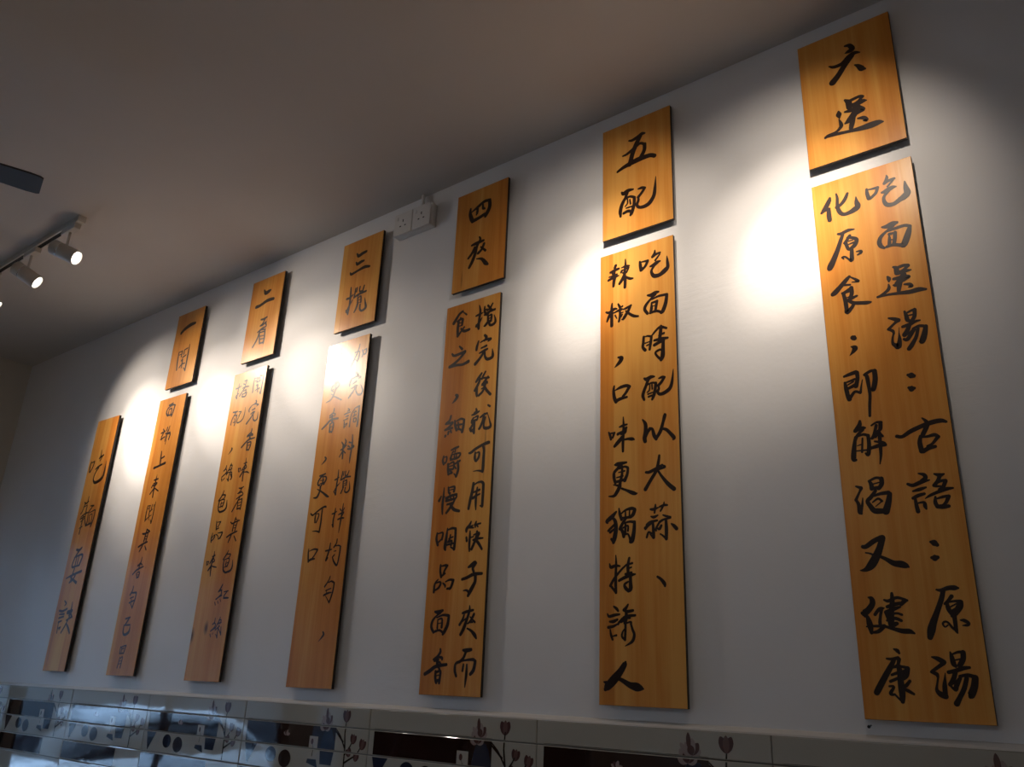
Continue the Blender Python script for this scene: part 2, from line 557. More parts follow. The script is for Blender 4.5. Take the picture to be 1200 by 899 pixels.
# heading, x0, x1, top, bottom (relative to the eye), label
BOARDS = [
    ('0', -5.3531, -5.0842, 1.5506, 0.0076, 'narrow tall pine board with four large characters, leftmost on the wall'),
    ('1s', -4.5843, -4.2965, 2.1133, 1.6240, 'short pine plaque reading 一聞, first from the left in the upper row'),
    ('1b', -4.6101, -4.3289, 1.5590, -0.0019, 'tall pine board with one single column of small characters, second from left'),
    ('2s', -3.8238, -3.5362, 2.1270, 1.6309, 'short pine plaque reading 二看, second from the left in the upper row'),
    ('2b', -3.8590, -3.5686, 1.5732, -0.0110, 'tall pine board in two columns with dark knots near its lower left edge'),
    ('3s', -3.0539, -2.7624, 2.1252, 1.6298, 'short pine plaque reading 三攪, just left of the white socket box'),
    ('3b', -3.0762, -2.7809, 1.5678, -0.0183, 'tall pine board whose top is bleached out by spotlight glare'),
    ('4s', -2.2725, -1.9786, 2.1318, 1.6342, 'short pine plaque reading 四夾, just right of the white socket box'),
    ('4b', -2.2898, -1.9911, 1.5693, -0.0219, 'tall pine board starting 攪完後, with a reddish crack, under the 四夾 plaque'),
    ('5s', -1.4915, -1.1890, 2.1533, 1.6464, 'short pine plaque reading 五配, second from the right in the upper row'),
    ('5b', -1.5007, -1.1932, 1.5800, -0.0263, 'tall pine board starting 吃面時, second from the right in the lower row'),
    ('6s', -0.6907, -0.3889, 2.1618, 1.6592, 'largest looking short pine plaque reading 六送, at the upper right corner'),
    ('6b', -0.6903, -0.3863, 1.5901, -0.0287, 'tall pine board starting 吃面送湯, rightmost and largest on the wall'),
]
# brush strokes: board | x z width (mm, from the board's centre) ... per stroke; one line per character
STROKES = '''
6s|6 182 6 20 177 12 28 158 14 13 154 11 3 152 2;-52 125 4 -36 115 10 -10 116 12 14 132 16 33 139 12 49 133 4;23 132 15 -4 103 16 -25 76 17 -46 55 20;29 91 4 39 82 11 49 66 16 59 60 6
6s|-15 -32 6 -5 -46 16 -4 -65 16;-5 -43 10 19 -39 9 33 -39 9 42 -43 6;40 -44 8 25 -55 8 6 -64 10;-5 -62 12 17 -63 14 38 -61 13 50 -63 4;-19 -78 6 0 -80 12 22 -79 13 39 -93 9 24 -96 12 6 -101 12;22 -77 16 6 -101 19 -10 -116 16 -22 -122 6;5 -109 12 -1 -129 14 -6 -147 12;18 -120 5 35 -125 11 44 -138 9 34 -136 4;-39 -68 6 -39 -80 15 -38 -95 3;-40 -98 3 -36 -118 10 -37 -129 10 -53 -142 7 -79 -145 7 -88 -150 8;-87 -149 7 -54 -151 9 -14 -157 9 21 -161 14 53 -162 19 77 -162 15 90 -165 5
6b|15 741 6 15 725 9 18 706 10;18 738 3 32 736 6 47 735 8;47 735 8 40 718 8 23 705 8 18 706 8;77 768 3 77 758 8 72 749 7 68 742 8;68 742 7 81 747 8 97 749 7;93 744 5 76 728 5;58 713 6 65 713 10 78 717 12 90 720 10 99 719 4;84 717 7 63 698 7 61 679 9 69 665 11 87 662 11 106 671 13 119 677 17 128 687 16 126 707 11 125 728 3
6b|-98 749 7 -102 738 12 -114 719 13 -127 704 8;-125 707 7 -106 710 6;-104 711 9 -106 692 12 -105 670 11;-77 758 4 -75 741 7 -77 714 9 -74 693 11 -64 678 10 -48 676 11 -28 682 15 -17 690 15 -19 708 10 -19 726 2;-43 747 7 -53 728 10 -67 714 9 -80 709 9
6b|45 594 5 57 592 11 76 595 15 88 596 7;75 588 8 59 578 6 39 563 9 32 546 11 35 531 10 44 522 6;59 575 5 83 578 8 108 579 8 122 572 8;122 572 8 115 552 14 106 530 16 97 515 14 89 521 5;62 563 3 61 544 8 58 525 8;62 564 7 79 564 5;79 564 9 76 543 9 71 525 8;61 544 3 75 542 3;51 524 7 71 525 8 94 515 9
6b|-85 613 6 -74 611 9 -54 616 9 -36 614 4;-71 606 8 -80 586 10 -92 556 12 -107 526 15 -116 510 17 -120 502 15;-51 596 8 -60 584 8 -69 575 6;-58 591 6 -41 585 8 -32 575 10 -40 558 11 -54 550 8;-65 574 9 -60 553 8 -54 548 7;-59 566 3 -42 569 5;-59 578 3 -43 578 3;-49 550 8 -51 528 10 -53 510 10 -61 516 5 -71 527 5 -80 528 5 -76 521 3;-36 535 3 -24 533 7 -24 527 7 -34 523 4
6b|42 425 5 45 417 10 44 408 4;42 400 3 42 388 8 35 379 8 18 370 6 8 367 6;8 367 6 35 367 6 65 364 8 97 360 11 120 361 12 139 357 6;61 452 5 68 446 11 69 430 12;70 446 7 89 449 8 102 447 6;102 445 8 88 435 7 74 428 8;69 428 9 87 430 11 107 429 4;58 413 7 76 412 11 97 411 8 99 407 6 84 401 7;86 418 14 75 403 15 62 393 11 56 393 5;75 400 11 70 384 11 67 369 8;85 388 4 99 384 8 104 376 7 95 376 3
6b|30 292 4 44 286 9 55 279 11;55 279 9 42 270 6 26 257 7;26 257 6 37 249 7 39 240 5;39 243 4 34 227 5 33 211 7 40 203 11 47 198 13 52 217 9 53 240 2 55 256 1;75 302 5 78 288 9 80 274 10 88 268 6;77 295 4 95 301 6 104 300 6;102 301 9 100 282 9 93 271 9;82 287 3 96 287 4;65 256 7 84 259 9 99 264 7 112 265 4;84 259 9 77 244 10 67 230 11;67 230 8 81 233 6 91 241 5;91 244 5 109 248 7 126 242 7;125 243 9 119 221 13 110 200 13 104 201 4;104 241 7 96 216 8 83 196 10 74 185 10;95 240 6 83 226 9 72 214 9 64 217 6
6b|-66 457 7 -77 447 11 -95 430 12 -112 415 14 -119 411 12;-65 456 3 -55 448 5 -46 440 7 -40 433 5 -59 436 3;-82 432 6 -66 429 5;-92 407 5 -84 407 9 -64 418 7;-64 418 10 -64 399 10 -72 380 9;-89 406 8 -85 380 10 -84 354 10;-83 405 3 -70 406 3;-83 388 3 -70 390 3;-79 376 5 -58 385 7 -50 387 5;-84 354 9 -83 340 11 -67 354 9 -60 366 7;-77 380 8 -63 367 9 -38 360 9 -23 357 9 -13 356 5
6b|-76 255 11 -73 253 14 -71 251 11;-83 227 3 -73 221 13 -77 212 10 -90 199 1
6b|61 107 6 69 104 14 76 101 9;59 69 6 66 65 15 73 65 7
6b|-112 137 6 -95 141 9 -78 144 10;-75 142 10 -75 123 9 -82 101 11;-112 117 6 -110 97 10 -107 73 10 -104 64 11;-104 64 8 -87 84 7 -72 78 6;-71 79 6 -67 98 4 -62 117 2;-109 117 4 -83 123 6;-104 109 3 -88 116 4;-108 96 6 -83 105 9;-56 131 5 -49 125 9 -47 104 9 -46 68 7 -50 36 7 -53 4 6;-53 132 7 -37 139 7 -26 138 7;-26 137 11 -27 110 12 -35 82 11 -39 83 4
6b|-82 -7 6 -85 -20 11 -97 -34 10;-99 -35 7 -79 -29 9 -70 -29 5;-76 -34 6 -92 -47 7 -101 -62 8;-99 -53 6 -105 -81 10 -110 -115 12 -104 -120 6;-97 -53 4 -78 -48 6 -64 -53 7;-64 -53 8 -64 -80 9 -69 -108 9 -76 -104 4;-96 -79 2 -81 -76 3;-99 -94 3 -71 -95 4;-80 -59 4 -85 -99 5;-52 -25 4 -37 -18 5 -25 -20 7;-27 -21 9 -29 -38 9 -35 -44 6;-39 -27 7 -47 -51 7 -54 -63 7;-53 -63 6 -36 -51 7 -25 -61 5;-35 -44 7 -44 -61 5;-59 -91 7 -38 -87 9 -20 -88 5;-48 -73 4 -26 -80 7 -20 -87 6;-33 -50 8 -34 -85 8 -36 -116 6 -41 -140 2
6b|12 -67 8 26 -70 8 49 -58 10 78 -48 10 106 -41 11 128 -40 10 140 -45 6;82 -25 3 91 -36 8 92 -48 10 79 -71 10;72 -76 7 68 -94 10 70 -118 11;72 -79 4 91 -79 6 107 -77 8 117 -84 6;114 -85 8 99 -101 6 87 -107 7;74 -119 10 89 -112 9 105 -110 7
6b|54 -179 3 67 -184 8 70 -193 9 59 -200 7;24 -205 6 37 -210 8 59 -203 9 79 -200 3;35 -226 4 51 -223 8 68 -219 4;33 -245 7 47 -239 8 62 -236 6;38 -248 6 39 -266 8 41 -282 9;41 -260 3 58 -259 6 60 -269 8 62 -277 4;93 -185 4 106 -190 9 116 -188 4;106 -191 8 99 -205 8 89 -216 8;90 -213 5 106 -206 6 118 -206 7;118 -207 8 109 -224 8 101 -229 8;92 -219 5 104 -220 4;63 -249 2 76 -242 6 95 -235 7 116 -229 8 133 -228 4;88 -247 4 86 -262 8 90 -274 8;88 -253 3 106 -249 6 120 -248 6;120 -249 8 112 -264 7 103 -272 5;89 -273 8 103 -275 10 117 -275 7
6b|-112 -196 4 -99 -202 8;-98 -203 7 -105 -215 5 -116 -235 7;-116 -234 6 -110 -248 8 -108 -269 11 -105 -274 6;-105 -270 6 -100 -249 5 -97 -231 2;-76 -185 5 -71 -194 9 -70 -207 10;-75 -185 5 -57 -178 6 -43 -181 6;-42 -182 10 -43 -197 10 -52 -209 8;-67 -195 3 -50 -192 3;-70 -207 7 -48 -206 8;-61 -214 7 -74 -230 9 -85 -241 9 -80 -254 10 -69 -270 12 -50 -273 11;-74 -230 4 -50 -224 7 -28 -223 9;-25 -227 10 -31 -250 13 -40 -274 16;-72 -246 3 -57 -237 5 -47 -245 5;-65 -258 2 -47 -245 3;-64 -267 6 -42 -273 11
6b|-111 -366 8 -102 -366 10 -81 -353 11 -61 -344 10;-58 -346 14 -65 -367 14 -77 -392 17 -93 -416 18 -109 -428 10 -124 -430 2;-105 -383 3 -93 -386 4 -83 -392 5;-77 -391 5 -56 -402 8 -36 -415 12 -17 -419 15 -5 -424 11 0 -427 4
6b|61 -365 5 69 -368 13 76 -374 8;59 -406 6 66 -407 14 73 -406 8
6b|-111 -502 3 -103 -506 10 -102 -519 12 -114 -535 13 -126 -543 14 -130 -543 8;-124 -550 7 -118 -554 8 -114 -574 13 -112 -594 7;-98 -547 7 -87 -534 7 -79 -532 7 -73 -531 2;-80 -533 7 -85 -552 6 -88 -569 7 -85 -580 6;-123 -578 3 -108 -577 5 -86 -577 6;-107 -593 5 -93 -590 8 -78 -577 8;-81 -576 5 -60 -583 7 -35 -590 10 -17 -591 10 -6 -596 4;-71 -510 4 -60 -513 7 -38 -505 6 -14 -513 5;-50 -494 6 -51 -515 10 -56 -542 11 -59 -574 11;-20 -513 10 -30 -523 7;-65 -528 7 -45 -522 8 -26 -519 6;-70 -542 8 -49 -534 8 -33 -529 4;-68 -550 6 -45 -545 5 -31 -549 5;-69 -563 5 -49 -558 7 -34 -564 6;-69 -542 9 -63 -564 9 -59 -574 12 -46 -571 8
6b|60 -488 4 70 -490 7 88 -485 9 103 -485 10 111 -486 4;75 -492 9 68 -513 10 54 -544 11 42 -570 14 35 -589 16 30 -606 11;93 -506 8 84 -516 6 75 -524 5;83 -520 4 99 -518 5 111 -519 7;112 -521 10 108 -532 13 96 -548 11 89 -554 8;80 -524 7 82 -537 9 89 -550 9;87 -532 3 103 -524 3;90 -541 4 106 -532 4;93 -550 9 93 -569 8 93 -589 7 95 -596 3;94 -592 4 85 -583 5 77 -571 4 70 -568 4 64 -573 4 68 -581 3 75 -577 3;106 -565 3 114 -566 7 123 -572 6 120 -577 6 109 -578 2
6b|28 -654 3 41 -658 9 54 -666 10;54 -668 8 41 -677 7 25 -688 6;23 -690 6 34 -695 8 36 -702 5;37 -701 4 32 -720 4 30 -733 7 37 -742 11 48 -747 11;48 -747 9 49 -724 9 52 -704 4 54 -692 1;72 -642 3 74 -653 8 76 -669 10 80 -675 7;74 -648 3 89 -642 5 99 -642 6;101 -643 10 99 -658 10 90 -673 10;80 -661 3 94 -658 3;62 -690 7 79 -686 8 96 -680 8 111 -678 5;79 -686 8 71 -706 9 62 -719 8;62 -718 6 78 -711 5 89 -699 6;86 -699 5 104 -696 7 119 -700 8;120 -702 12 115 -723 13 105 -743 13 102 -743 5;101 -703 8 92 -728 9 80 -748 9 71 -763 11;86 -704 7 76 -721 9 73 -731 7 64 -724 4
6b|-61 -635 3 -53 -639 8 -49 -645 5;-81 -659 4 -69 -660 6 -53 -657 7;-64 -663 8 -75 -681 11 -89 -702 12 -108 -732 13 -115 -743 12;-51 -660 8 -55 -673 6 -63 -678 4;-74 -682 4 -50 -678 5 -33 -682 7;-33 -683 10 -40 -699 13 -51 -709 9;-73 -699 5 -57 -693 6 -41 -688 4;-78 -715 6 -59 -707 6 -43 -701 6;-53 -678 10 -53 -702 11 -53 -727 13 -53 -748 12 -54 -763 8;-54 -763 5 -62 -756 4 -71 -746 4;-82 -727 4 -71 -728 5 -81 -744 7 -74 -747 5;-31 -713 6 -41 -724 7 -50 -730 5;-49 -732 5 -37 -737 7 -25 -744 5
5s|-30 164 6 -15 160 11 12 166 14 27 172 14 40 170 7;23 166 12 6 141 17 -12 104 17 -24 65 17 -28 51 16;-58 103 6 -39 105 10 -8 119 12 19 131 10 38 119 9;39 119 13 37 92 14 22 67 15;-82 39 9 -59 48 13 -28 55 17 3 59 19 33 60 17 63 58 15 81 48 14
5s|-65 -62 6 -56 -71 15 -37 -65 14 -14 -67 6;-40 -73 11 -48 -93 11;-48 -93 11 -64 -118 13 -71 -146 13 -70 -169 8;-48 -97 8 -29 -94 8 -11 -103 9;-9 -106 11 -11 -137 12 -21 -168 13 -26 -177 9;-41 -92 5 -39 -119 5 -49 -131 5;-29 -108 5 -26 -128 6;-45 -140 5 -22 -141 6;-56 -159 10 -37 -156 11 -23 -163 9;8 -74 5 23 -74 10 38 -79 7;36 -80 10 23 -96 10 8 -110 11;8 -106 5 8 -125 10 2 -142 10 11 -156 10 33 -160 13 55 -153 15 73 -130 13 79 -102 11 84 -47 2
5b|-86 748 10 -90 740 10;-109 725 8 -92 729 10 -73 731 8;-100 721 8 -96 709 8;-88 728 5 -92 711 7;-118 694 8 -96 700 10 -74 702 5;-115 707 4 -81 710 6;-88 703 10 -94 683 11 -96 664 9;-44 762 4 -44 737 8 -48 705 9 -46 673 11 -47 646 10;-61 731 4 -44 733 8 -28 730 6;-59 719 7 -63 712 7;-57 719 4 -33 723 7;-31 722 7 -41 705 6 -55 708 6;-48 702 9 -59 680 11 -70 667 9;-44 688 7 -26 676 9 -13 673 5
5b|17 733 7 19 716 11 22 697 11;19 730 4 35 729 6 50 728 8;49 726 10 39 708 9 24 697 10;80 761 4 78 749 9 69 738 8;69 736 7 85 744 8 101 746 6;99 739 5 81 720 7;61 701 7 74 703 12 88 709 12 100 711 5;88 711 8 66 686 8 66 670 10 76 657 13 97 656 13 118 667 16 130 679 12 129 705 8 128 723 2
5b|47 587 6 61 584 12 78 589 12 90 589 7;78 582 8 60 570 7 39 549 10 34 533 10 45 515 9;64 566 5 91 572 7 123 570 9;123 568 10 118 538 12 107 511 13 100 504 9;62 549 5 61 529 10 56 514 7;63 552 7 84 554 7;84 554 9 80 534 9 76 515 8;67 538 3 80 539 3;56 514 8 80 516 8 100 506 8
5b|-128 564 6 -115 559 9 -93 568 9 -82 566 5;-102 593 5 -104 576 9 -104 544 11 -104 503 11;-105 559 10 -117 541 10 -124 525 6;-96 553 5 -89 554 5;-76 584 6 -69 570 9;-67 568 4 -58 571 6;-89 554 5 -67 559 9 -58 559 5;-69 561 8 -69 535 8 -73 514 8;-69 544 4 -56 546 4;-89 541 6 -82 527 3;-60 537 6 -64 529 4;-53 557 5 -38 560 8 -22 565 7;-22 565 6 -35 544 10 -53 521 10 -60 518 5;-44 548 5 -28 532 8 -10 519 9 7 514 6
5b|28 427 8 26 404 9 24 388 9 33 375 10;30 426 3 44 427 6 59 421 7;59 423 8 55 398 9 51 374 8;31 401 4 54 404 4;40 391 5 53 395 4;64 428 6 78 441 7 95 450 8 118 440 7;97 452 9 95 431 11 91 406 11;95 447 7 102 446 9;88 419 5 108 423 7;70 404 7 97 404 10 122 402 7;70 386 10 90 393 10 107 395 8;105 399 9 103 364 12 101 339 14 95 325 10;95 325 8 79 343 7 74 357 7 90 364 7 99 360 5
5b|-77 371 6 -63 366 13 -70 353 13 -83 342 8 -92 335 2
5b|27 269 6 37 264 12 54 269 11 67 268 5;44 263 10 35 244 9;37 247 9 25 221 10 21 205 10 26 190 7;40 243 5 57 247 6 72 243 7;72 243 9 68 215 10 63 198 10 57 186 7;49 244 3 47 223 5 38 215 4;57 240 5 58 224 5;41 208 5 60 211 4;43 198 6 63 201 6;84 258 4 97 260 8 107 258 6;105 257 8 93 242 9 81 232 9;82 235 4 83 219 8 78 211 8 86 200 9 105 202 11 125 214 11 134 237 9 140 280 2
5b|-94 264 5 -97 247 9 -94 220 11 -87 203 11;-92 246 3 -69 254 9 -45 256 10 -31 250 9;-33 249 10 -48 228 9 -59 219 7;-87 206 11 -69 211 10 -43 213 7
5b|-117 94 5 -112 83 8 -108 67 7;-115 89 4 -94 89 6;-94 89 7 -101 73 7;-58 141 3 -57 112 7 -58 78 8 -60 45 9 -60 17 7;-73 107 5 -60 110 8 -43 112 5;-80 82 9 -67 87 7;-60 91 7 -46 100 8;-48 98 8 -51 84 8 -67 80 7;-63 67 12 -81 51 12 -93 40 9;-57 58 5 -40 59 7 -23 56 10 -15 53 4
5b|18 119 4 29 101 11 29 74 12 25 53 13 27 40 11;28 53 8 37 70 8 45 81 11;45 82 8 55 79 8 61 57 11 69 42 9;69 44 9 86 68 11 96 97 9 103 120 11 103 124 7;92 75 6 108 69 9 123 53 10 135 37 11 132 31 5
5b|-93 -27 5 -81 -26 12 -47 -24 6;-71 -30 10 -81 -41 9 -95 -54 9 -96 -72 10 -91 -91 8;-74 -42 6 -54 -38 6 -42 -43 8;-41 -46 8 -44 -66 9 -54 -86 11;-78 -56 3 -54 -53 5;-85 -73 4 -61 -70 5;-88 -88 8 -61 -84 8;-64 -34 6 -64 -61 8 -71 -90 9;-98 -97 3 -85 -100 6 -71 -105 8;-71 -84 9 -75 -107 11 -88 -128 11 -98 -136 8 -117 -135 3;-66 -113 6 -48 -121 7 -25 -132 11 -14 -136 9 -6 -136 3
5b|79 -17 7 75 -40 9 66 -68 10 43 -100 10 25 -126 11;28 -68 7 41 -69 9 67 -60 9 89 -51 7;89 -51 4 100 -58 6 82 -62 7 66 -65 6;73 -68 6 88 -91 8 109 -117 11 130 -136 12
5b|-88 -191 6 -105 -207 13 -124 -220 11 -122 -226 6;-105 -207 5 -92 -223 11 -89 -249 12 -94 -277 14 -99 -294 9;-92 -232 7 -109 -245 7 -119 -253 7;-112 -259 7 -95 -249 6;-107 -282 7 -100 -293 6;-77 -181 4 -74 -199 9 -67 -219 9;-72 -202 4 -52 -189 6 -29 -185 9 -16 -189 8;-16 -191 10 -23 -206 11 -33 -214 8;-52 -192 4 -52 -212 6;-36 -191 4 -37 -210 5;-69 -215 7 -36 -214 7;-52 -218 8 -66 -237 9 -74 -250 9;-62 -234 4 -39 -229 6 -18 -232 8;-18 -232 9 -20 -260 11 -27 -291 13 -34 -296 9;-72 -248 7 -62 -263 10 -59 -277 9;-62 -248 5 -43 -242 5 -43 -259 6;-59 -272 7 -43 -270 5 -33 -293 8;-52 -235 6 -53 -263 7
5b|43 -195 6 54 -196 8 71 -192 4;61 -181 4 60 -191 7 57 -208 5;76 -190 5 92 -186 7 104 -187 5;93 -176 3 89 -188 6 79 -204 5;44 -219 4 55 -222 8 69 -217 4;37 -240 4 21 -255 7;28 -245 7 41 -237 7 66 -234 6;51 -244 7 52 -266 9 52 -288 9;53 -238 5 34 -248 6 23 -258 7;45 -274 4 34 -270 6 27 -286 6;50 -288 6 40 -276 4;88 -218 4 100 -223 6 115 -227 5;75 -240 7 90 -233 6 115 -230 4;75 -240 6 62 -259 6 62 -267 5;98 -234 7 99 -264 10 98 -296 9;98 -296 7 86 -285 5 77 -279 4;81 -252 7 74 -262 8 65 -259 4;117 -249 4 126 -256 9 135 -266 10
5b|-114 -364 4 -109 -375 9 -92 -371 8 -75 -373 5;-90 -337 3 -89 -362 7 -90 -390 8 -91 -423 9 -90 -458 8;-90 -458 6 -109 -436 7;-111 -435 8 -96 -412 7 -70 -386 6 -50 -370 5;-39 -349 7 -44 -371 9 -44 -393 9;-47 -370 4 -28 -366 6;-47 -384 5 -31 -379 4;-78 -420 7 -57 -411 9 -32 -404 9 -17 -402 4;-54 -400 6 -31 -396 6;-35 -404 9 -35 -426 10 -35 -447 12 -43 -454 9;-43 -454 9 -54 -444 10 -57 -433 7 -44 -425 5
5b|63 -414 6 75 -422 8 87 -436 10 89 -444 6
5b|-98 -502 5 -88 -509 8 -82 -516 6;-122 -525 4 -116 -533 7 -96 -529 8 -77 -527 5;-114 -549 5 -100 -549 9 -85 -543 6;-119 -567 8 -100 -564 7 -82 -556 4;-82 -559 4 -64 -538 4 -52 -530 3;-112 -574 4 -109 -590 7 -103 -605 6;-104 -595 3 -89 -592 6;-45 -497 5 -52 -507 8 -61 -514 8;-61 -516 4 -49 -519 8 -27 -516 7;-80 -553 6 -55 -535 8 -19 -531 6;-52 -517 8 -52 -538 10 -57 -554 9;-71 -551 6 -55 -543 7;-52 -538 7 -39 -538 7;-55 -548 7 -55 -575 7 -57 -606 7;-57 -606 6 -68 -596 6 -66 -583 5 -58 -572 3;-55 -556 4 -36 -551 5 -33 -555 5;-35 -557 6 -29 -575 7 -23 -591 8 -31 -611 8 -56 -625 2
5b|-56 -674 7 -59 -680 14 -75 -702 18 -97 -725 23 -122 -748 20 -130 -756 10;-136 -734 3 -128 -736 9;-88 -720 8 -66 -729 11 -41 -741 15 -17 -746 21 -2 -749 14 7 -751 4
4s|-65 159 8 -66 132 15 -55 101 18 -49 89 13;-58 139 5 -23 154 13 15 170 13 45 166 12;45 166 15 47 131 17 35 106 18 26 90 13;-23 151 10 -24 127 12 -28 116 7;7 158 8 9 138 12 20 131 7;-49 89 16 -13 94 14 19 102 14
4s|-3 -6 6 3 -21 11 -14 -51 13 -22 -86 15 -36 -120 15 -51 -144 12;-45 -36 8 -20 -34 14 23 -32 10;-27 -51 9 -39 -76 12 -60 -96 10;-36 -77 7 -18 -69 8;27 -50 12 15 -74 11 -3 -87 13;9 -60 6 37 -86 10;-12 -113 4 18 -122 11 41 -148 16 55 -159 9
4b|37 762 4 44 732 10 40 693 11 40 653 10;22 716 7 40 719 9 59 722 4;25 667 9 43 684 10 56 701 3;40 653 7 25 673 6;67 748 6 68 726 10 79 707 9;75 732 6 81 734 4;85 749 8 95 734 8 82 726 7;86 729 7 100 729 6;110 752 7 100 733 8 110 723 6;69 709 8 96 718 9 124 721 9;101 725 7 88 709 9;88 701 9 90 673 10;89 697 4 107 700 9 106 672 9;92 686 4 103 687 4;94 675 4 104 677 4;92 674 10 77 660 11 70 657 6;99 672 9 98 659 9 110 652 10 128 659 11 129 675 8 121 696 3
4b|76 614 9 86 602 12 77 590 8;44 594 7 37 572 11 35 557 10;54 586 4 82 593 8 109 590 11;107 587 8 96 582 5;61 559 6 88 564 9;53 538 6 76 544 10 94 548 8;80 543 10 59 517 11 33 494 13;81 539 8 84 516 9 97 502 11 119 504 12 125 514 12 121 542 3
4b|71 445 8 56 427 12 44 413 9;66 422 8 54 398 11 39 376 10;50 387 9 49 365 11 52 350 9;91 448 7 79 430 9 75 420 8;79 423 7 111 418 7;106 423 8 89 406 9 77 393 8;77 397 6 99 402 9 104 396 6;95 394 8 83 366 9 62 350 9;74 376 4 87 380 6;83 396 8 101 367 10 123 344 10
4b|52 295 6 55 283 10 44 278 7;31 271 5 49 274 9 69 281 6;41 257 7 33 244 9 56 247 8;41 257 4 64 262 7 60 246 7;34 240 11 47 241 8;47 241 9 47 216 10 48 193 9;43 238 8 27 212 10;24 216 6 32 204 10 40 210 5;48 194 6 36 203 4;77 254 6 95 262 9 112 266 6;97 265 8 90 234 10 76 208 9 72 207 6;104 250 6 97 222 7 101 206 10 121 203 11 133 209 10 128 228 6 115 262 2;114 300 6 124 293 8
4b|-63 375 9 -55 368 13 -66 353 10 -81 342 3
4b|-83 287 8 -89 268 9 -107 258 8;-109 256 8 -88 256 8 -71 257 8;-71 254 8 -91 238 9 -111 230 8;-109 230 6 -86 232 8 -72 233 8;-107 204 10 -109 201 7;-91 218 9 -93 209 7;-80 222 8 -75 214 6;-60 263 6 -56 240 10 -47 220 10;-53 258 4 -28 265 8 -11 260 7;-9 258 9 -11 233 11 -16 208 11;-41 252 6 -36 226 7;-51 241 6 -17 241 6;-50 221 7 -33 222 7 -19 214 7
4b|-108 117 7 -111 99 9 -105 84 9;-103 112 3 -91 113 6 -92 93 7 -103 86 6;-68 138 6 -50 143 8 -30 147 7;-56 131 6 -62 125 6;-45 137 5 -48 127 6;-64 118 7 -69 103 10;-62 118 4 -20 119 7 -28 102 8 -69 97 7;-50 116 5 -49 102 6;-38 116 5 -40 102 6;-81 81 8 -79 59 10 -75 38 9;-81 77 4 -52 86 7 -50 59 8 -72 58 6;-76 70 3 -55 72 5;-72 58 7 -57 42 8;-75 38 6 -55 42 6;-46 76 6 -18 87 8;-29 85 9 -24 52 10 -33 25 10;-43 65 6 -36 57 6;-33 25 6 -45 37 4
4b|28 112 6 39 113 10 60 124 10 94 136 10 125 142 12 130 140 8;61 111 6 60 90 10 64 76 8;66 107 4 81 108 7 80 88 9 68 74 8;97 136 8 105 116 10 105 81 11 105 43 12 104 28 10;104 28 9 80 34 5 56 34 2
4b|61 -15 10 57 -47 12 49 -80 12 43 -113 10;62 -24 4 79 -15 6 100 -13 8 110 -20 11;112 -24 11 112 -63 11 111 -109 11;111 -111 8 100 -107 4;82 -34 6 78 -63 9 78 -96 9 80 -121 4;64 -51 6 94 -44 8;62 -74 10 78 -66 8 97 -61 5
4b|-93 -16 4 -94 -55 9 -96 -89 10 -93 -122 6;-106 -50 6 -116 -66 10;-92 -55 6 -83 -52 2;-70 -17 7 -66 -37 9 -59 -41 7;-66 -18 4 -38 -17 8 -39 -36 9;-62 -28 3 -42 -27 4;-78 -60 10 -51 -52 9 -24 -50 9;-24 -50 7 -28 -65 7 -77 -70 10;-61 -44 6 -53 -62 6;-40 -50 4 -39 -60 6;-28 -65 6 -48 -94 10 -72 -119 9;-71 -86 7 -44 -82 8;-52 -90 9 -33 -109 11 -5 -118 9
4b|-113 -197 7 -115 -220 10 -106 -244 9;-108 -199 4 -83 -197 7 -86 -222 9;-109 -237 6 -88 -222 6;-60 -182 5 -63 -217 11 -67 -254 13 -64 -265 8;-57 -188 5 -35 -183 8 -17 -186 8;-17 -187 10 -16 -224 10 -19 -265 11;-19 -265 7 -38 -256 4;-42 -209 6 -45 -225 8 -53 -236 7;-49 -223 5 -28 -217 5;-48 -235 8 -33 -233 8 -36 -249 8;-63 -247 7 -21 -242 6
4b|60 -166 6 54 -177 9 40 -192 11 39 -202 8;57 -184 5 70 -181 5;53 -187 8 74 -190 5;86 -168 6 82 -179 8 83 -189 5;78 -179 5 108 -176 6;91 -182 7 96 -188 5;58 -202 5 58 -226 9 58 -259 9 60 -278 6;41 -225 8 44 -238 9;62 -227 5 77 -224 4;93 -206 8 90 -229 10 79 -254 10 70 -271 10;77 -218 5 104 -212 8 98 -226 7;76 -237 7 99 -233 8 124 -233 5;89 -238 9 104 -252 10 121 -274 8
4b|-83 -323 7 -83 -345 9 -76 -368 9;-78 -327 4 -58 -325 8 -47 -327 8;-49 -328 8 -61 -346 8 -66 -360 8;-76 -366 7 -57 -356 6;-91 -377 4 -107 -395 8 -109 -424 9;-105 -392 3 -83 -387 6 -76 -393 8 -86 -409 8 -105 -418 5;-65 -392 5 -53 -401 8 -53 -407 5;-52 -388 4 -31 -381 7 -11 -383 8;-13 -385 10 -20 -405 10 -28 -415 8;-41 -414 7 -24 -412 6
4b|60 -338 7 72 -333 12 89 -323 12 97 -325 8;93 -327 11 82 -343 10 87 -356 9;32 -382 9 55 -377 10 87 -366 11 127 -365 9;96 -369 12 96 -394 12 79 -422 14 66 -443 10;72 -434 10 58 -424 7 41 -424 3
4b|-95 -498 7 -77 -500 13 -56 -494 8;-66 -502 7 -87 -514 6 -105 -532 9 -109 -554 10 -96 -573 9;-84 -520 4 -54 -511 7 -26 -513 9;-23 -515 10 -27 -546 12 -40 -570 12 -48 -580 9;-78 -530 5 -78 -558 7;-79 -528 4 -57 -525 7 -56 -555 9;-75 -542 3 -58 -539 3;-88 -570 8 -66 -566 7 -44 -577 8
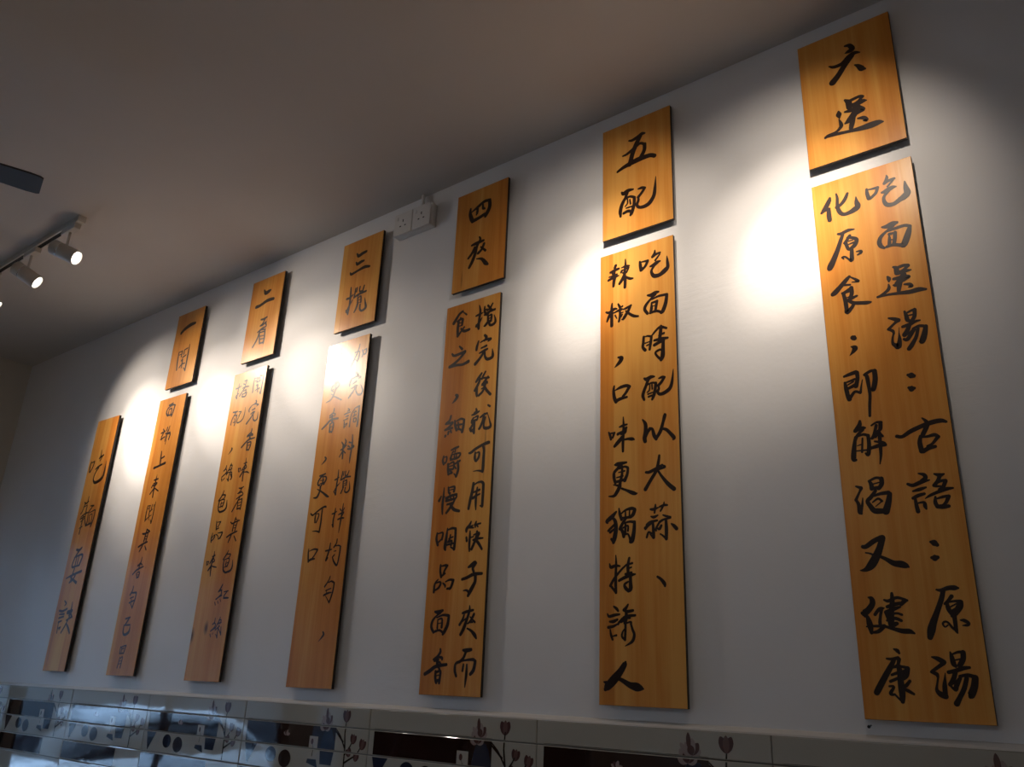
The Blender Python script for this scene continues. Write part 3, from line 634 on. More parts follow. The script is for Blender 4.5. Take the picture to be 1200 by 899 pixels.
4b|77 -480 4 77 -499 9 67 -529 10 53 -562 12 40 -582 10;44 -506 7 64 -501 9 95 -496 7;53 -510 5 46 -529 8 33 -547 9;46 -535 5 62 -526 5;100 -511 9 87 -532 8 72 -544 5;82 -520 4 106 -539 7;84 -538 8 96 -539 5;71 -561 5 90 -569 8 108 -584 12 117 -596 6
4b|-55 -634 7 -54 -644 9 -66 -659 8 -86 -671 7;-57 -662 7 -44 -665 9 -43 -671 6;-81 -676 7 -60 -671 6;-67 -668 13 -65 -692 11;-125 -723 11 -100 -711 12 -71 -695 11 -20 -688 9;-55 -680 7 -41 -692 5;-68 -686 7 -53 -704 8;-71 -713 9 -71 -734 10 -65 -752 9;-67 -716 7 -48 -711 9 -48 -733 9 -50 -753 8;-66 -728 3 -53 -725 3;-68 -747 9 -49 -742 9
4b|57 -637 7 71 -638 12 95 -635 10;71 -643 9 61 -664 9 45 -676 8;45 -677 9 25 -685 8 23 -708 10 31 -727 8;29 -679 5 70 -672 6 106 -669 9 118 -675 8;118 -675 10 112 -704 12 98 -719 10;63 -687 7 60 -708 8;79 -687 6 79 -719 10 77 -742 8 75 -764 3
4b|-56 758 9 -77 747 11 -104 713 14;-51 752 4 -33 737 7;-68 730 5 -53 722 5;-84 716 8 -65 723 10 -53 720 9;-53 716 11 -56 693 9;-76 710 11 -79 682 12 -76 646 11;-71 705 4 -59 706 4;-72 691 4 -58 691 4;-76 644 9 -60 662 8 -42 680 7;-59 676 8 -41 661 11 -12 662 10
4b|-62 595 6 -46 579 10;-101 568 7 -85 557 10 -28 564 11;-28 562 11 -64 532 10 -108 511 11;-111 511 12 -72 511 10 -38 507 10 -6 514 13
3s|-38 170 8 -23 153 18 5 159 18 32 162 14;-37 120 8 -25 107 17 -1 112 17 21 113 11;-73 71 8 -62 60 14 -19 67 13 30 74 17 68 67 12
3s|-53 -17 7 -50 -56 12 -49 -103 12 -55 -162 11;-75 -75 12 -53 -74 11 -30 -63 7;-69 -149 8 -47 -113 10 -29 -90 4;-54 -165 7 -71 -139 8;-16 -32 8 -18 -60 10 -21 -82 10;-4 -31 8 -7 -53 8;15 -31 9 15 -55 8 31 -59 8;46 -33 9 38 -61 10;-21 -82 9 9 -72 11 63 -68 11;20 -65 8 7 -81 9;8 -90 10 11 -128 10;12 -91 5 29 -87 9 34 -121 9;14 -106 4 29 -103 4;16 -120 4 31 -120 4;10 -123 10 2 -149 11 -8 -165 8;30 -133 10 31 -157 10 48 -170 11 73 -159 14 66 -129 9 59 -104 3
3b|-52 762 5 -49 737 6;-61 731 5 -39 730 7;-51 727 5 -52 717 7 -41 709 5;-52 703 6 -52 693 6;-49 685 4 -28 678 7 -6 672 6
3b|84 752 5 77 723 8 56 680 9 34 645 10;55 714 7 78 716 8 88 710 7;88 710 7 84 680 10 77 665 7;72 669 3 63 678 3;106 716 7 113 698 9 107 682 7;111 712 4 133 717 7;134 715 8 132 694 8 114 691 7
3b|81 606 8 95 594 9 84 589 6;53 582 6 43 561 9 42 547 8;58 581 4 85 586 7 113 580 9;109 577 6 100 572 4;65 553 6 88 562 9;59 531 5 83 539 9 96 540 6;88 535 9 73 515 9 45 487 9;88 532 6 92 511 7 108 492 9 131 491 9 137 509 9 121 538 2
3b|-67 585 6 -44 589 9;-62 584 7 -83 567 8 -88 551 8 -74 542 7;-62 580 6 -38 579 7 -35 565 8 -52 551 9;-78 567 3 -50 568 3;-80 550 5 -52 555 6;-57 583 6 -57 552 7;-87 531 3 -66 520 7;-57 552 7 -68 520 9 -86 500 8 -116 492 3;-65 516 6 -34 501 8 -6 487 7
3b|-49 450 7 -52 431 8 -76 418 7;-52 427 6 -37 421 7 -42 412 6;-75 408 7 -52 414 7;-57 415 10 -54 388 10;-121 359 8 -89 380 10 -63 396 10 -14 396 9;-49 397 7 -57 388 6;-67 377 8 -64 337 9;-64 376 6 -44 380 7 -42 356 9 -47 333 7;-61 360 3 -47 361 3;-60 336 9 -48 336 7
3b|52 432 5 63 424 7 49 420 5;29 407 5 46 410 7 69 413 5;40 395 5 58 397 7;29 378 5 55 383 6;35 370 6 37 341 7;39 356 3 55 360 5 47 349 5 39 344 4;83 407 5 77 389 6 74 364 6 74 341 7;83 407 4 103 427 5 129 432 7;127 432 8 127 400 8 128 355 10 126 334 7;93 406 4 110 409 5;101 411 4 99 392 5;91 387 4 113 393 5;97 376 5 98 360 5;97 376 4 113 376 5 113 360 5 100 359 4
3b|35 272 6 44 261 7;56 284 5 63 267 9 49 244 8;33 234 6 50 241 9 70 254 5;46 260 8 48 225 10 51 192 8;43 223 7 29 203 6;52 228 6 67 216 6;86 264 8 101 259 6;82 247 8 93 240 5;80 233 7 100 232 10 121 240 8 102 249 5;103 298 5 107 261 8 106 223 8 103 190 8 103 163 3
3b|-73 215 7 -64 206 11 -74 194 9 -92 181 2
3b|-94 128 7 -77 129 9 -55 134 7;-77 126 9 -97 106 9 -100 88 9 -87 82 7;-76 123 6 -50 119 7 -45 106 9 -60 86 10;-85 105 4 -59 105 4;-86 89 5 -61 93 5;-69 122 6 -67 96 8 -81 73 9;-101 66 3 -78 57 8;-78 79 8 -82 51 10 -96 28 11 -119 27 5;-76 55 7 -52 42 9 -27 27 11 -14 22 6
3b|35 140 5 36 112 8 33 76 9 32 27 9;16 96 6 29 99 8 44 105 4;19 40 6 35 63 7 55 79 3;33 25 5 18 43 5;64 130 5 63 112 7 57 91 7;73 129 5 72 111 5;85 128 6 85 109 6 96 109 5;107 127 5 99 108 7;62 91 6 87 100 7 120 100 7;86 103 5 79 92 6;76 83 7 77 55 7;81 82 4 98 85 7 98 62 7;83 71 3 96 74 3;82 62 3 95 64 3;81 55 7 68 29 7;95 53 6 93 35 7 107 29 8 121 37 9 123 53 7 117 78 2
3b|-124 -46 7 -109 -54 8 -83 -41 8 -49 -26 8 -27 -22 9 -22 -26 6;-87 -47 5 -90 -68 9 -88 -89 8;-91 -50 3 -67 -52 6 -69 -70 8 -79 -90 7;-46 -29 7 -47 -60 8 -46 -90 9 -50 -133 9;-49 -136 8 -71 -130 6 -99 -129 2
3b|44 -37 5 43 -59 8 37 -89 8 40 -119 9;25 -61 6 41 -58 7 55 -52 4;40 -117 6 32 -109 5;94 -20 4 92 -49 7 89 -85 9 86 -117 7 83 -149 3;75 -42 5 84 -51 6;104 -41 5 97 -53 5;69 -68 5 86 -63 7 102 -59 6;68 -89 7 89 -85 9 107 -86 6;103 -62 5 92 -76 6
3b|37 -192 6 35 -218 9 25 -249 9 19 -263 9;10 -224 7 34 -222 8 51 -219 4;20 -266 9 31 -255 5;79 -177 6 77 -195 7 63 -211 8;71 -207 4 92 -205 6 108 -211 6;106 -213 8 105 -243 8 100 -280 8;66 -229 3 79 -228 5;73 -244 6 61 -254 6;62 -257 6 74 -275 8 94 -291 9 100 -277 6
3b|-107 -207 4 -107 -229 8 -100 -265 9;-102 -218 3 -71 -211 7 -46 -214 8;-46 -216 9 -60 -235 7 -73 -249 7;-100 -262 10 -81 -255 10 -59 -254 6
3b|61 -337 6 55 -352 6 32 -379 8;53 -363 4 73 -358 7 92 -365 8;92 -368 8 89 -398 8 81 -426 8 72 -447 8;41 -396 4 74 -388 5;49 -394 5 47 -405 4;32 -416 8 56 -408 8 79 -405 5;72 -447 6 56 -430 4 45 -419 3
3b|55 -568 7 61 -578 11 51 -590 8 32 -607 2
2s|-28 175 9 -11 152 22 16 155 22 32 159 12;-80 83 20 -45 84 18 13 98 20 67 96 18 74 92 12
2s|-15 -10 9 9 -13 13 38 -7 9;24 -12 10 7 -38 10 -13 -49 8;-13 -49 9 9 -47 12 37 -36 9;30 -39 10 43 -63 8 7 -69 10 -28 -84 8;-28 -84 9 1 -75 10 40 -82 9;-7 -76 10 -25 -128 12 -54 -167 10;-11 -90 9 5 -158 10;-7 -91 6 39 -92 9;39 -92 10 42 -123 11 40 -163 11;2 -114 6 37 -117 6;3 -132 6 38 -135 6;5 -158 8 39 -158 9
2b|48 736 6 46 703 8 48 655 9;51 735 4 81 732 6;77 732 6 72 711 7;55 718 4 77 718 4;91 733 6 91 714 7;94 743 6 114 738 5;124 749 3 124 707 8 122 666 9 119 636 10;119 636 6 106 650 4;72 708 6 97 710 6 110 717 4;72 689 6 86 692 7 84 670 7;69 660 5 85 667 6 106 669 6;78 697 5 91 650 6;99 671 4 99 661 5
2b|-87 730 6 -89 697 8 -90 671 8 -91 645 9;-112 705 8 -89 707 8 -65 714 5;-91 645 7 -103 660 6 -80 672 6;-40 737 8 -21 740 7;-47 722 7 -30 715 6;-22 737 8 -28 708 8 -16 699 6;-50 696 6 -26 701 8 5 699 6;-26 701 8 -46 679 8 -68 655 8;-35 677 5 -17 683 7 -16 670 7;-42 662 8 -43 646 7;-36 661 6 -7 665 7 -12 647 9;-43 646 8 -17 644 7
2b|91 602 8 98 591 8 85 587 6;58 576 6 42 560 9 45 547 7;62 579 4 90 583 7 117 575 8;115 573 6 104 568 4;69 552 6 92 558 8;64 531 6 82 539 8 97 538 5;88 535 9 69 511 9 37 482 10;86 521 6 92 498 8 109 487 8 126 495 9 127 514 6 124 533 2
2b|-102 569 7 -81 567 10 -61 568 6;-75 564 8 -84 550 7;-87 550 7 -101 527 8 -106 499 7;-86 547 5 -63 546 7;-62 544 7 -65 518 7 -73 490 7;-85 534 4 -79 520 5;-86 508 6 -71 511 5;-49 563 5 -28 561 6;-28 559 6 -43 540 7;-38 539 5 -52 516 6 -49 502 7 -24 503 7 -2 517 7 6 544 6 5 579 2
2b|95 445 7 92 427 9 64 412 8;93 423 7 111 411 7 100 407 5;61 407 6 98 413 7;89 412 10 85 388 10;27 355 10 50 371 10 80 388 9 130 392 7;87 400 6 104 388 7;74 374 9 76 334 9;79 373 6 103 373 8 102 348 9 94 330 7;83 357 4 97 358 4;79 333 8 93 334 6
2b|-60 363 8 -56 358 10 -63 348 8 -82 332 2
2b|29 243 5 35 228 7 40 221 5;32 240 4 49 241 6;50 238 7 46 223 5;85 290 3 86 266 6 83 234 9 80 198 9 82 170 8;73 262 5 96 265 7;85 254 6 62 227 8;90 254 6 98 238 8 72 229 5;74 220 9 63 206 10 54 195 9;85 215 5 109 214 8 128 206 5
2b|-81 271 6 -84 255 9 -99 244 7;-97 247 5 -80 251 6 -72 238 6 -85 224 7 -110 212 6;-107 212 6 -90 222 7 -74 229 6;-107 203 8 -101 190 6;-93 195 6 -80 204 5;-39 277 6 -44 265 8 -55 242 8;-47 268 6 -29 266 6 -33 251 7;-55 242 7 -27 247 6;-58 242 6 -71 226 7;-69 219 6 -57 230 6 -27 229 6;-34 239 6 -45 213 7 -44 185 9;-45 186 6 -58 197 5;-34 221 6 -18 198 8 -26 190 7;-24 229 6 -17 201 8
2b|62 135 5 80 132 8 102 138 5;91 133 6 75 115 7 59 107 5;62 107 6 85 111 8 93 116 5;89 113 7 107 99 5 81 91 7 55 79 5;55 79 7 77 88 7 104 94 5;82 85 7 61 55 8 33 17 8;72 68 5 74 26 8;74 71 5 104 76 7;104 76 8 104 47 8 101 22 8;80 56 4 101 59 4;77 41 4 102 45 4;73 27 7 99 28 7
2b|-66 135 5 -75 113 8 -100 86 9;-80 114 6 -47 110 8 -57 93 7;-92 85 9 -95 58 9 -88 34 9 -73 24 9;-90 85 5 -59 90 8 -48 80 7 -58 52 9;-79 66 5 -56 72 4;-72 77 5 -75 50 6;-85 51 5 -56 54 8;-73 24 10 -39 29 11 -22 45 11 -26 81 4
2b|-87 -22 5 -83 -46 8 -80 -66 8;-80 -28 3 -51 -27 7;-51 -28 8 -63 -47 7 -71 -53 5;-80 -65 7 -59 -59 6;-105 -82 5 -111 -105 8 -107 -127 8;-106 -105 5 -85 -92 6 -84 -104 8 -102 -120 7;-75 -90 5 -59 -97 6 -50 -109 5;-62 -85 4 -23 -83 8;-20 -86 9 -28 -102 9 -39 -113 8;-49 -115 7 -30 -112 6
2b|37 -37 5 54 -46 8 81 -39 8 113 -34 5;75 -17 7 68 -44 7 64 -84 9;98 -29 5 91 -57 7 84 -85 8;74 -56 4 92 -55 4;73 -70 4 89 -67 4;88 -29 5 72 -21 6;24 -112 8 54 -100 9 104 -88 7;63 -98 8 51 -122 9 43 -139 7;86 -111 6 106 -135 8
2b|-116 -225 6 -111 -242 8;-111 -225 4 -99 -225 6;-99 -226 6 -102 -240 6;-61 -177 4 -61 -200 8 -68 -228 9 -70 -256 10 -65 -298 6;-73 -202 6 -52 -197 7;-65 -205 7 -86 -235 8;-57 -214 6 -49 -226 7 -72 -233 5;-68 -245 9 -83 -261 10 -93 -270 8;-67 -250 5 -41 -255 7 -23 -258 5
2b|59 -179 4 49 -195 8 25 -222 8;45 -198 5 81 -200 7 69 -216 7;33 -225 7 32 -247 8 40 -276 10 60 -288 9;33 -225 4 70 -219 7 77 -231 7 66 -258 9;48 -246 4 70 -238 4;54 -232 5 52 -260 6;43 -262 4 70 -255 7;60 -288 10 96 -281 11 110 -263 10 105 -229 3
2b|54 -345 7 43 -363 9 28 -379 7;28 -379 6 47 -372 7 55 -372 6;51 -375 6 55 -391 7 19 -414 7;16 -414 7 40 -404 6 61 -397 6;11 -428 5 19 -441 6;33 -423 5 41 -434 5;52 -415 4 60 -426 4;76 -381 5 108 -377 6;103 -378 6 84 -395 7 79 -408 7;79 -411 7 98 -410 9 119 -411 6
2b|37 -504 5 36 -523 7 22 -533 6;24 -531 4 42 -528 6 46 -542 6 14 -564 6;14 -564 5 35 -555 6 52 -547 6;14 -578 6 22 -591 5;33 -578 4 36 -573 4;78 -500 5 75 -513 7 65 -529 7;70 -513 5 89 -513 6 84 -529 6;61 -531 6 92 -524 6;62 -534 6 49 -552 6;51 -560 5 67 -550 6 83 -542 5;77 -537 6 73 -565 6 75 -594 8;74 -592 5 61 -578 4;77 -552 5 97 -573 6 103 -581 7;96 -545 5 103 -579 7
1s|-80 116 20 -44 136 23 16 150 24 62 150 16
1s|-61 -16 9 -59 -78 12 -51 -133 12;-56 -17 6 -24 -16 9;-23 -19 9 -26 -52 10;-50 -36 6 -22 -36 6;-2 -13 9 -2 -41 10;-2 -13 7 29 -8 9;45 13 6 45 -45 12 46 -106 13 44 -155 12;44 -155 7 23 -134 6;-9 -61 9 25 -52 9;-16 -82 9 -5 -73 10 -4 -107 10;-26 -124 9 -4 -107 9 28 -105 7;-2 -85 7 -1 -129 9
1b|-25 733 10 -3 734 13 14 739 10;3 730 9 -32 713 10 -42 688 10 -21 665 10;-29 717 6 18 728 9 43 721 10;39 719 11 32 686 11 22 658 11;-17 707 6 -18 670 9;-12 706 6 11 705 9 10 668 9;-22 668 9 20 666 9
1b|-40 587 7 -27 574 10;-55 563 9 -16 570 10;-25 569 9 -40 545 10;-47 525 10 -9 535 8;-47 541 7 -37 523 9;4 590 9 2 570 8;26 595 7 21 567 8;22 577 7 14 563 7;-7 555 7 43 555 8;5 548 8 1 508 8;14 547 6 46 547 10 40 512 10;16 541 6 12 488 4
1b|-11 447 8 -5 406 13 0 364 12;0 402 8 29 411 11;-60 354 15 -21 359 13 52 370 15
1b|-10 309 3 -12 274 10 -15 232 12 -13 178 10;-31 279 9 10 282 9;-28 261 7 -45 237 9;-27 257 5 8 259 7 -14 240 9;-30 245 7 -2 246 6;-17 228 11 -49 199 9;-10 230 7 35 209 8
1b|-45 131 6 -48 90 9 -45 44 9;-45 129 4 -17 130 6;-20 129 6 -26 107 7;-40 115 4 -19 117 4;3 134 6 -2 108 7;33 146 5 30 105 8 29 60 9 24 27 10;18 121 4 24 132 5;-11 94 6 13 107 6;-14 102 7 -15 75 8;-37 51 7 -14 64 6 11 73 5;-15 87 5 -8 48 6;22 30 6 10 47 5
1b|-44 -28 8 -19 -30 11 30 -21 8;-4 -6 9 -10 -44 11 -15 -73 11;17 -18 8 12 -50 9 7 -79 9;-12 -48 5 6 -45 5;-15 -62 5 4 -60 5;-3 -8 7 24 -17 8;-61 -101 11 -25 -89 11 26 -78 8;-17 -90 9 -29 -110 11 -43 -128 8;7 -100 7 27 -122 9
1b|2 -162 6 -3 -191 9 -29 -206 8;-2 -193 7 18 -204 7;-29 -208 7 0 -199 7;-9 -207 9 -13 -228 10;-64 -252 10 -29 -229 10 33 -214 8;-26 -248 8 -12 -273 8;-19 -244 6 4 -243 8 2 -269 9;-18 -258 3 -2 -257 3;-16 -273 8 2 -269 8
1b|-30 -318 8 -32 -340 9 -49 -363 11;-32 -353 8 9 -352 10;13 -355 10 12 -389 10 -2 -433 10;-42 -382 7 -8 -375 7;-43 -406 9 4 -394 9;-24 -388 7 -26 -409 7;-2 -433 7 -26 -409 6
1b|-47 -490 9 -3 -483 10;-7 -485 10 -36 -519 12;-49 -524 7 12 -522 9;-49 -524 9 -46 -560 12 -25 -573 13 11 -560 16 15 -530 6
1b|-41 -637 7 -39 -668 9;-36 -637 6 12 -627 7;13 -629 9 2 -667 9;-27 -647 6 -3 -642 6;-26 -634 6 -24 -667 6;-38 -670 7 -3 -667 7;-26 -688 7 -36 -741 9;-19 -693 6 0 -687 7 -5 -740 9;-23 -708 4 -4 -705 4;-27 -723 4 -4 -718 4
0|-105 493 10 -109 463 13 -102 427 11;-99 488 6 -62 492 11;-61 489 11 -71 454 11 -93 426 10;2 560 5 6 522 11 -8 504 10;-4 506 7 39 522 11;36 520 6 8 487 7;-25 437 11 -1 449 12 44 460 10;10 443 12 -21 408 10 -26 370 11 1 348 18 49 353 21 89 374 22 96 415 16 92 476 4
0|-32 262 7 -32 224 12;-72 228 9 -51 219 12 -22 231 7;-63 219 9 -77 174 10 -91 158 9;-75 199 6 -28 207 7;-29 198 9 -29 161 10;-81 136 7 -38 153 10 2 158 8;-84 124 9 -30 136 8;-52 146 8 -52 100 10 -54 30 11;-67 106 8 -33 124 8;-70 65 6 -36 74 7;-24 160 10 -22 119 8 6 75 11;17 198 7 56 196 11;45 193 8 9 161 10;6 149 7 16 107 10 12 78 10;13 153 6 81 167 8;90 164 9 88 113 11 72 65 12;27 139 6 43 84 9;31 139 5 60 140 7 67 86 8;6 75 10 67 86 12
0|-41 -68 13 -5 -74 17 21 -60 13;-4 -77 13 -38 -116 13 -55 -166 13 -30 -176 13;-45 -116 9 33 -102 13 53 -115 15 36 -164 16;-16 -108 9 -17 -161 11;10 -106 9 6 -156 11;-32 -173 11 31 -167 11;-14 -183 11 -25 -230 15 -30 -260 13;-93 -239 9 -16 -221 13 80 -204 16;-42 -235 7 46 -270 18;20 -213 13 -3 -249 13 -41 -266 13
0|-49 -373 7 -21 -389 13 -35 -401 7;-87 -430 13 -46 -434 14 6 -420 11;-77 -452 9 -19 -450 12;-73 -473 13 -18 -465 11;-68 -497 13 -32 -489 9;-65 -503 9 -58 -557 11;-57 -533 7 -28 -525 9 -41 -539 9;55 -385 7 59 -422 14 50 -457 19;23 -442 23 71 -434 19;57 -445 14 88 -470 12;25 -487 9 81 -470 12;56 -469 12 26 -516 12 -6 -557 12;34 -504 9 74 -535 16 99 -561 12
'''
INK = {}
for ln in STROKES.strip().split('\n'):
    b_, body = ln.split('|')
    INK.setdefault(b_, []).append([[int(v) for v in s.split()] for s in body.split(';')])

def catmull(pts, n=5):
    out = []
    for i in range(len(pts) - 1):
        p0, p1, p2, p3 = pts[max(i - 1, 0)], pts[i], pts[i + 1], pts[min(i + 2, len(pts) - 1)]
        for s in range(n):
            t = s / n
            out.append(tuple(0.5 * ((2 * b1) + (c1 - a1) * t + (2 * a1 - 5 * b1 + 4 * c1 - d1) * t * t + (3 * b1 - a1 - 3 * c1 + d1) * t ** 3)
                             for a1, b1, c1, d1 in zip(p0, p1, p2, p3)))
    out.append(tuple(pts[-1]))
    return out

def brush_mesh(strokes, gain, add):
    """each stroke a ribbon whose width follows the pressure of the brush, with round ends"""
    bm = bmesh.new()
    for si, s in enumerate(strokes):
        pts = [(s[i] / 1000, s[i + 1] / 1000, max(s[i + 2] * gain + add, 1.4) / 2000) for i in range(0, len(s), 3)]
        ps = catmull(pts, 5)
        y = -0.0003 - 0.00003 * si
        L_, R2 = [], []
        for i, (x, z, r) in enumerate(ps):
            a, c = ps[max(i - 1, 0)], ps[min(i + 1, len(ps) - 1)]
            dx, dz = c[0] - a[0], c[1] - a[1]
            d = math.hypot(dx, dz) or 1e-6
            nx, nz = -dz / d, dx / d
            r = max(r, 0.0004)
            L_.append((x + nx * r, z + nz * r))
            R2.append((x - nx * r, z - nz * r))
        lv = [bm.verts.new((x, y, z)) for x, z in L_]
        rv = [bm.verts.new((x, y, z)) for x, z in R2]
        for i in range(len(lv) - 1):
            bm.faces.new((lv[i], rv[i], rv[i + 1], lv[i + 1]))
        for (x, z, r), (xa, za, _), ends in ((ps[0], ps[1], (lv[0], rv[0])), (ps[-1], ps[-2], (rv[-1], lv[-1]))):
            a0 = math.atan2(ends[0].co.z - z, ends[0].co.x - x)
            r = max(r, 0.0004)
            arc = [ends[0]] + [bm.verts.new((x + r * math.cos(a0 + math.pi * j / 7), y, z + r * math.sin(a0 + math.pi * j / 7))) for j in range(1, 7)] + [ends[1]]
            try:
                bm.faces.new(arc)
            except ValueError:
                pass
    for f in bm.faces:
        f.normal_update()
        if f.normal.y > 0:
            f.normal_flip()
    # paint body: a thin wall down to the wood
    return bm

KNOTS = {'2b': ((-0.028, -0.548, 0.017, 0.030, 0.95), (-0.138, -0.585, 0.016, 0.036, 0.95)),
         '4b': ((0.109, 0.120, 0.005, 0.120, 0.55),),
         '4s': ((-0.091, -0.193, 0.006, 0.045, 0.5),),
         '6b': ((0.118, 0.245, 0.004, 0.005, 0.6),),
         '1b': ((0.060, -0.22, 0.003, 0.006, 0.6),)}
for i, (key, x0, x1, zt, zb, label) in enumerate(BOARDS):
    small = key.endswith('s')
    cx, cz = (x0 + x1) / 2, EYE + (zt + zb) / 2
    hw, hh = (x1 - x0) / 2, (zt - zb) / 2
    b0 = empty('sign_board', (cx, 0, cz), label, 'sign board', 'short heading plaques in the upper row' if small else 'tall lettered boards in the lower row')
    bm = bmesh.new()
    add_box(bm, -hw, hw, 0, T, -hh, hh, 0.0012, 2)
    for f in bm.faces:
        f.normal_update()
        f.material_index = 0 if f.normal.y < -0.5 else 1
    mesh_obj('wood_panel', bm, [wood('varnished_pine', i + 1, KNOTS.get(key, ())), M_EDGE], b0)
    for sx, sz in ((-1, 1), (1, 1), (-1, -1), (1, -1)):
        bm = bmesh.new()
        add_lathe(bm, (sx * (hw - 0.05), T - 0.001, sz * (hh - 0.06)), (0, 1, 0), [(0, 0.010), (YW - T + 0.001, 0.010)], 16)
        mesh_obj('standoff', bm, M_EDGE, b0)
    for st in INK[key]:
        mesh_obj('brush_character', brush_mesh(st, *((1.22, 0.6) if key[0] in '456' else (1.08, 0.3))), M_INK, b0)

# nail left in the plaster at a lower board corner
bm = bmesh.new()
add_lathe(bm, (-0.684, YW + 0.002, EYE - 0.043), (0, -1, -0.15), [(0, 0.0018), (0.022, 0.0018), (0.0225, 0.0042), (0.0245, 0.0042)], 12)
tag(mesh_obj('nail', bm, M_NAIL), 'small dark nail left in the white wall under the rightmost tall board', 'nail')

# ------------------------------------------------------------------ twin socket near the ceiling
so = empty('socket_box', (-2.551, YW, EYE + 2.103), 'white twin wall socket box high on the wall between two plaques', 'socket')
bm = bmesh.new()
add_box(bm, -0.120, 0.120, -0.036, 0.0, -0.060, 0.060, 0.004)
mesh_obj('back_box', bm, M_PLASTIC, so)
for s in (-1, 1):
    bm = bmesh.new()
    add_box(bm, s * 0.061 - 0.0585, s * 0.061 + 0.0585, -0.046, -0.036, -0.060, 0.060, 0.003)
    fp = mesh_obj('face_plate', bm, M_PLASTIC, so)
    bm = bmesh.new()
    cx = s * 0.061
    add_box(bm, cx - 0.003, cx + 0.003, -0.0466, -0.045, 0.008, 0.022)
    add_box(bm, cx - 0.021, cx - 0.011, -0.0466, -0.045, -0.016, -0.010)
    add_box(bm, cx + 0.011, cx + 0.021, -0.0466, -0.045, -0.016, -0.010)
    mesh_obj('pin_holes', bm, M_SLOT, fp)
    bm = bmesh.new()
    add_box(bm, cx + s * 0.0 - 0.045, cx - 0.033, -0.0485, -0.045, 0.022, 0.042, 0.001)
    mesh_obj('rocker_switch', bm, M_PLASTIC, fp)
bm = bmesh.new()
add_tube(bm, [(0.035, -0.016, 0.058), (0.035, -0.016, 0.088)], 0.011)
add_tube(bm, [(0.035, -0.016, 0.085), (0.035, -0.016, ZC - EYE - 2.103)], 0.009)
mesh_obj('conduit', bm, M_PLASTIC, so)

# ------------------------------------------------------------------ ceiling track and its spotlights
TY = -0.855
def track(x_end, x_far, label):
    """rail from its feed end x_end to x_far"""
    s = 1 if x_far < x_end else -1
    t = empty('ceiling_track', (x_end, TY, ZC), label, 'track')
    bm = bmesh.new()
    a, b4 = sorted((0.0, x_far - x_end))
    add_box(bm, a, b4, -0.018, 0.018, -0.006, 0.0)
    add_box(bm, a, b4, -0.018, -0.011, -0.032, -0.005)
    add_box(bm, a, b4, 0.011, 0.018, -0.032, -0.005)
    mesh_obj('rail', bm, M_WHITE, t)
    bm = bmesh.new()
    add_box(bm, a + 0.002, b4 - 0.002, -0.0108, 0.0108, -0.030, -0.007)
    mesh_obj('conductor_slot', bm, M_SLOT, t)
    bm = bmesh.new()
    add_box(bm, min(0, s * 0.03), max(0, s * 0.03), -0.021, 0.021, -0.036, 0.0, 0.002)
    mesh_obj('end_feed', bm, M_WHITE, t)
    return t
track(-4.17, -6.70, 'white ceiling track rail carrying the spotlights at the upper left')
track(1.75, -1.30, 'white ceiling track rail overhead to the right, out of the picture')

def spotlight(x, target, label, power=1.0):
    rt = empty('track_spotlight', (x, TY, ZC - 0.032), label, 'spotlight', 'white track spotlights')
    bm = bmesh.new()
    add_box(bm, -0.075, 0.075, -0.017, 0.017, -0.030, 0.0002, 0.003)
    mesh_obj('adapter', bm, M_WHITE, rt)
    bm = bmesh.new()
    add_tube(bm, [(0, 0, -0.028), (0, 0, -0.075), (0, 0, -0.124)], 0.0075)
    mesh_obj('stem', bm, M_WHITE, rt)
    piv = Vector((0, 0, -0.150))
    d = (Vector(target) - (Vector(rt.location) + piv)).normalized()
    o = piv - d * 0.075
    Ro = 0.041
    bm = bmesh.new()
    add_lathe(bm, o, d, [(0.0, Ro - 0.004), (0.003, Ro), (0.045, Ro), (0.0462, Ro - 0.002), (0.0488, Ro - 0.002), (0.050, Ro), (0.146, Ro), (0.150, Ro - 0.002), (0.150, Ro - 0.006), (0.142, Ro - 0.008)], 40, caps=False)
    s_, t_, d_ = frame_axes(d)
    bm.faces.new([bm.verts.new(Vector(o) + (s_ * math.cos(2 * math.pi * k / 40) + t_ * math.sin(2 * math.pi * k / 40)) * (Ro - 0.004)) for k in range(40)])
    hd = mesh_obj('lamp_head', bm, M_WHITE, rt, smooth=True)
    mod = hd.modifiers.new('edges', 'EDGE_SPLIT')
    mod.split_angle = math.radians(40)
    bm = bmesh.new()
    add_lathe(bm, o, d, [(0.0455, Ro - 0.0012), (0.0495, Ro - 0.0012)], 40, caps=False)
    mesh_obj('joint_ring', bm, M_STEEL, rt)
    bm = bmesh.new()
    add_lathe(bm, o, d, [(0.138, Ro - 0.007), (0.1415, Ro - 0.0075), (0.1445, 0.012)], 40)
    mesh_obj('lens', bm, M_LENS, rt, smooth=True)
    for nm, watt, ang, bl in (('core_beam', SPOT_POWER, 24.0, 1.0), ('mid_beam', MID_POWER, 46.0, 1.0), ('spill_beam', SPILL_POWER, 84.0, 1.0)):
        ld = bpy.data.lights.new(nm, 'SPOT')
        ld.energy = watt * power
        ld.color = SPOT_COLOUR
        ld.spot_size = math.radians(ang)
        ld.spot_blend = bl
        ld.shadow_soft_size = 0.022
        lo = bpy.data.objects.new(nm, ld)
        link(lo, rt)
        lo.matrix_local = Matrix.Translation(o + d * 0.156) @ d.to_track_quat('-Z', 'Y').to_matrix().to_4x4()
    return rt

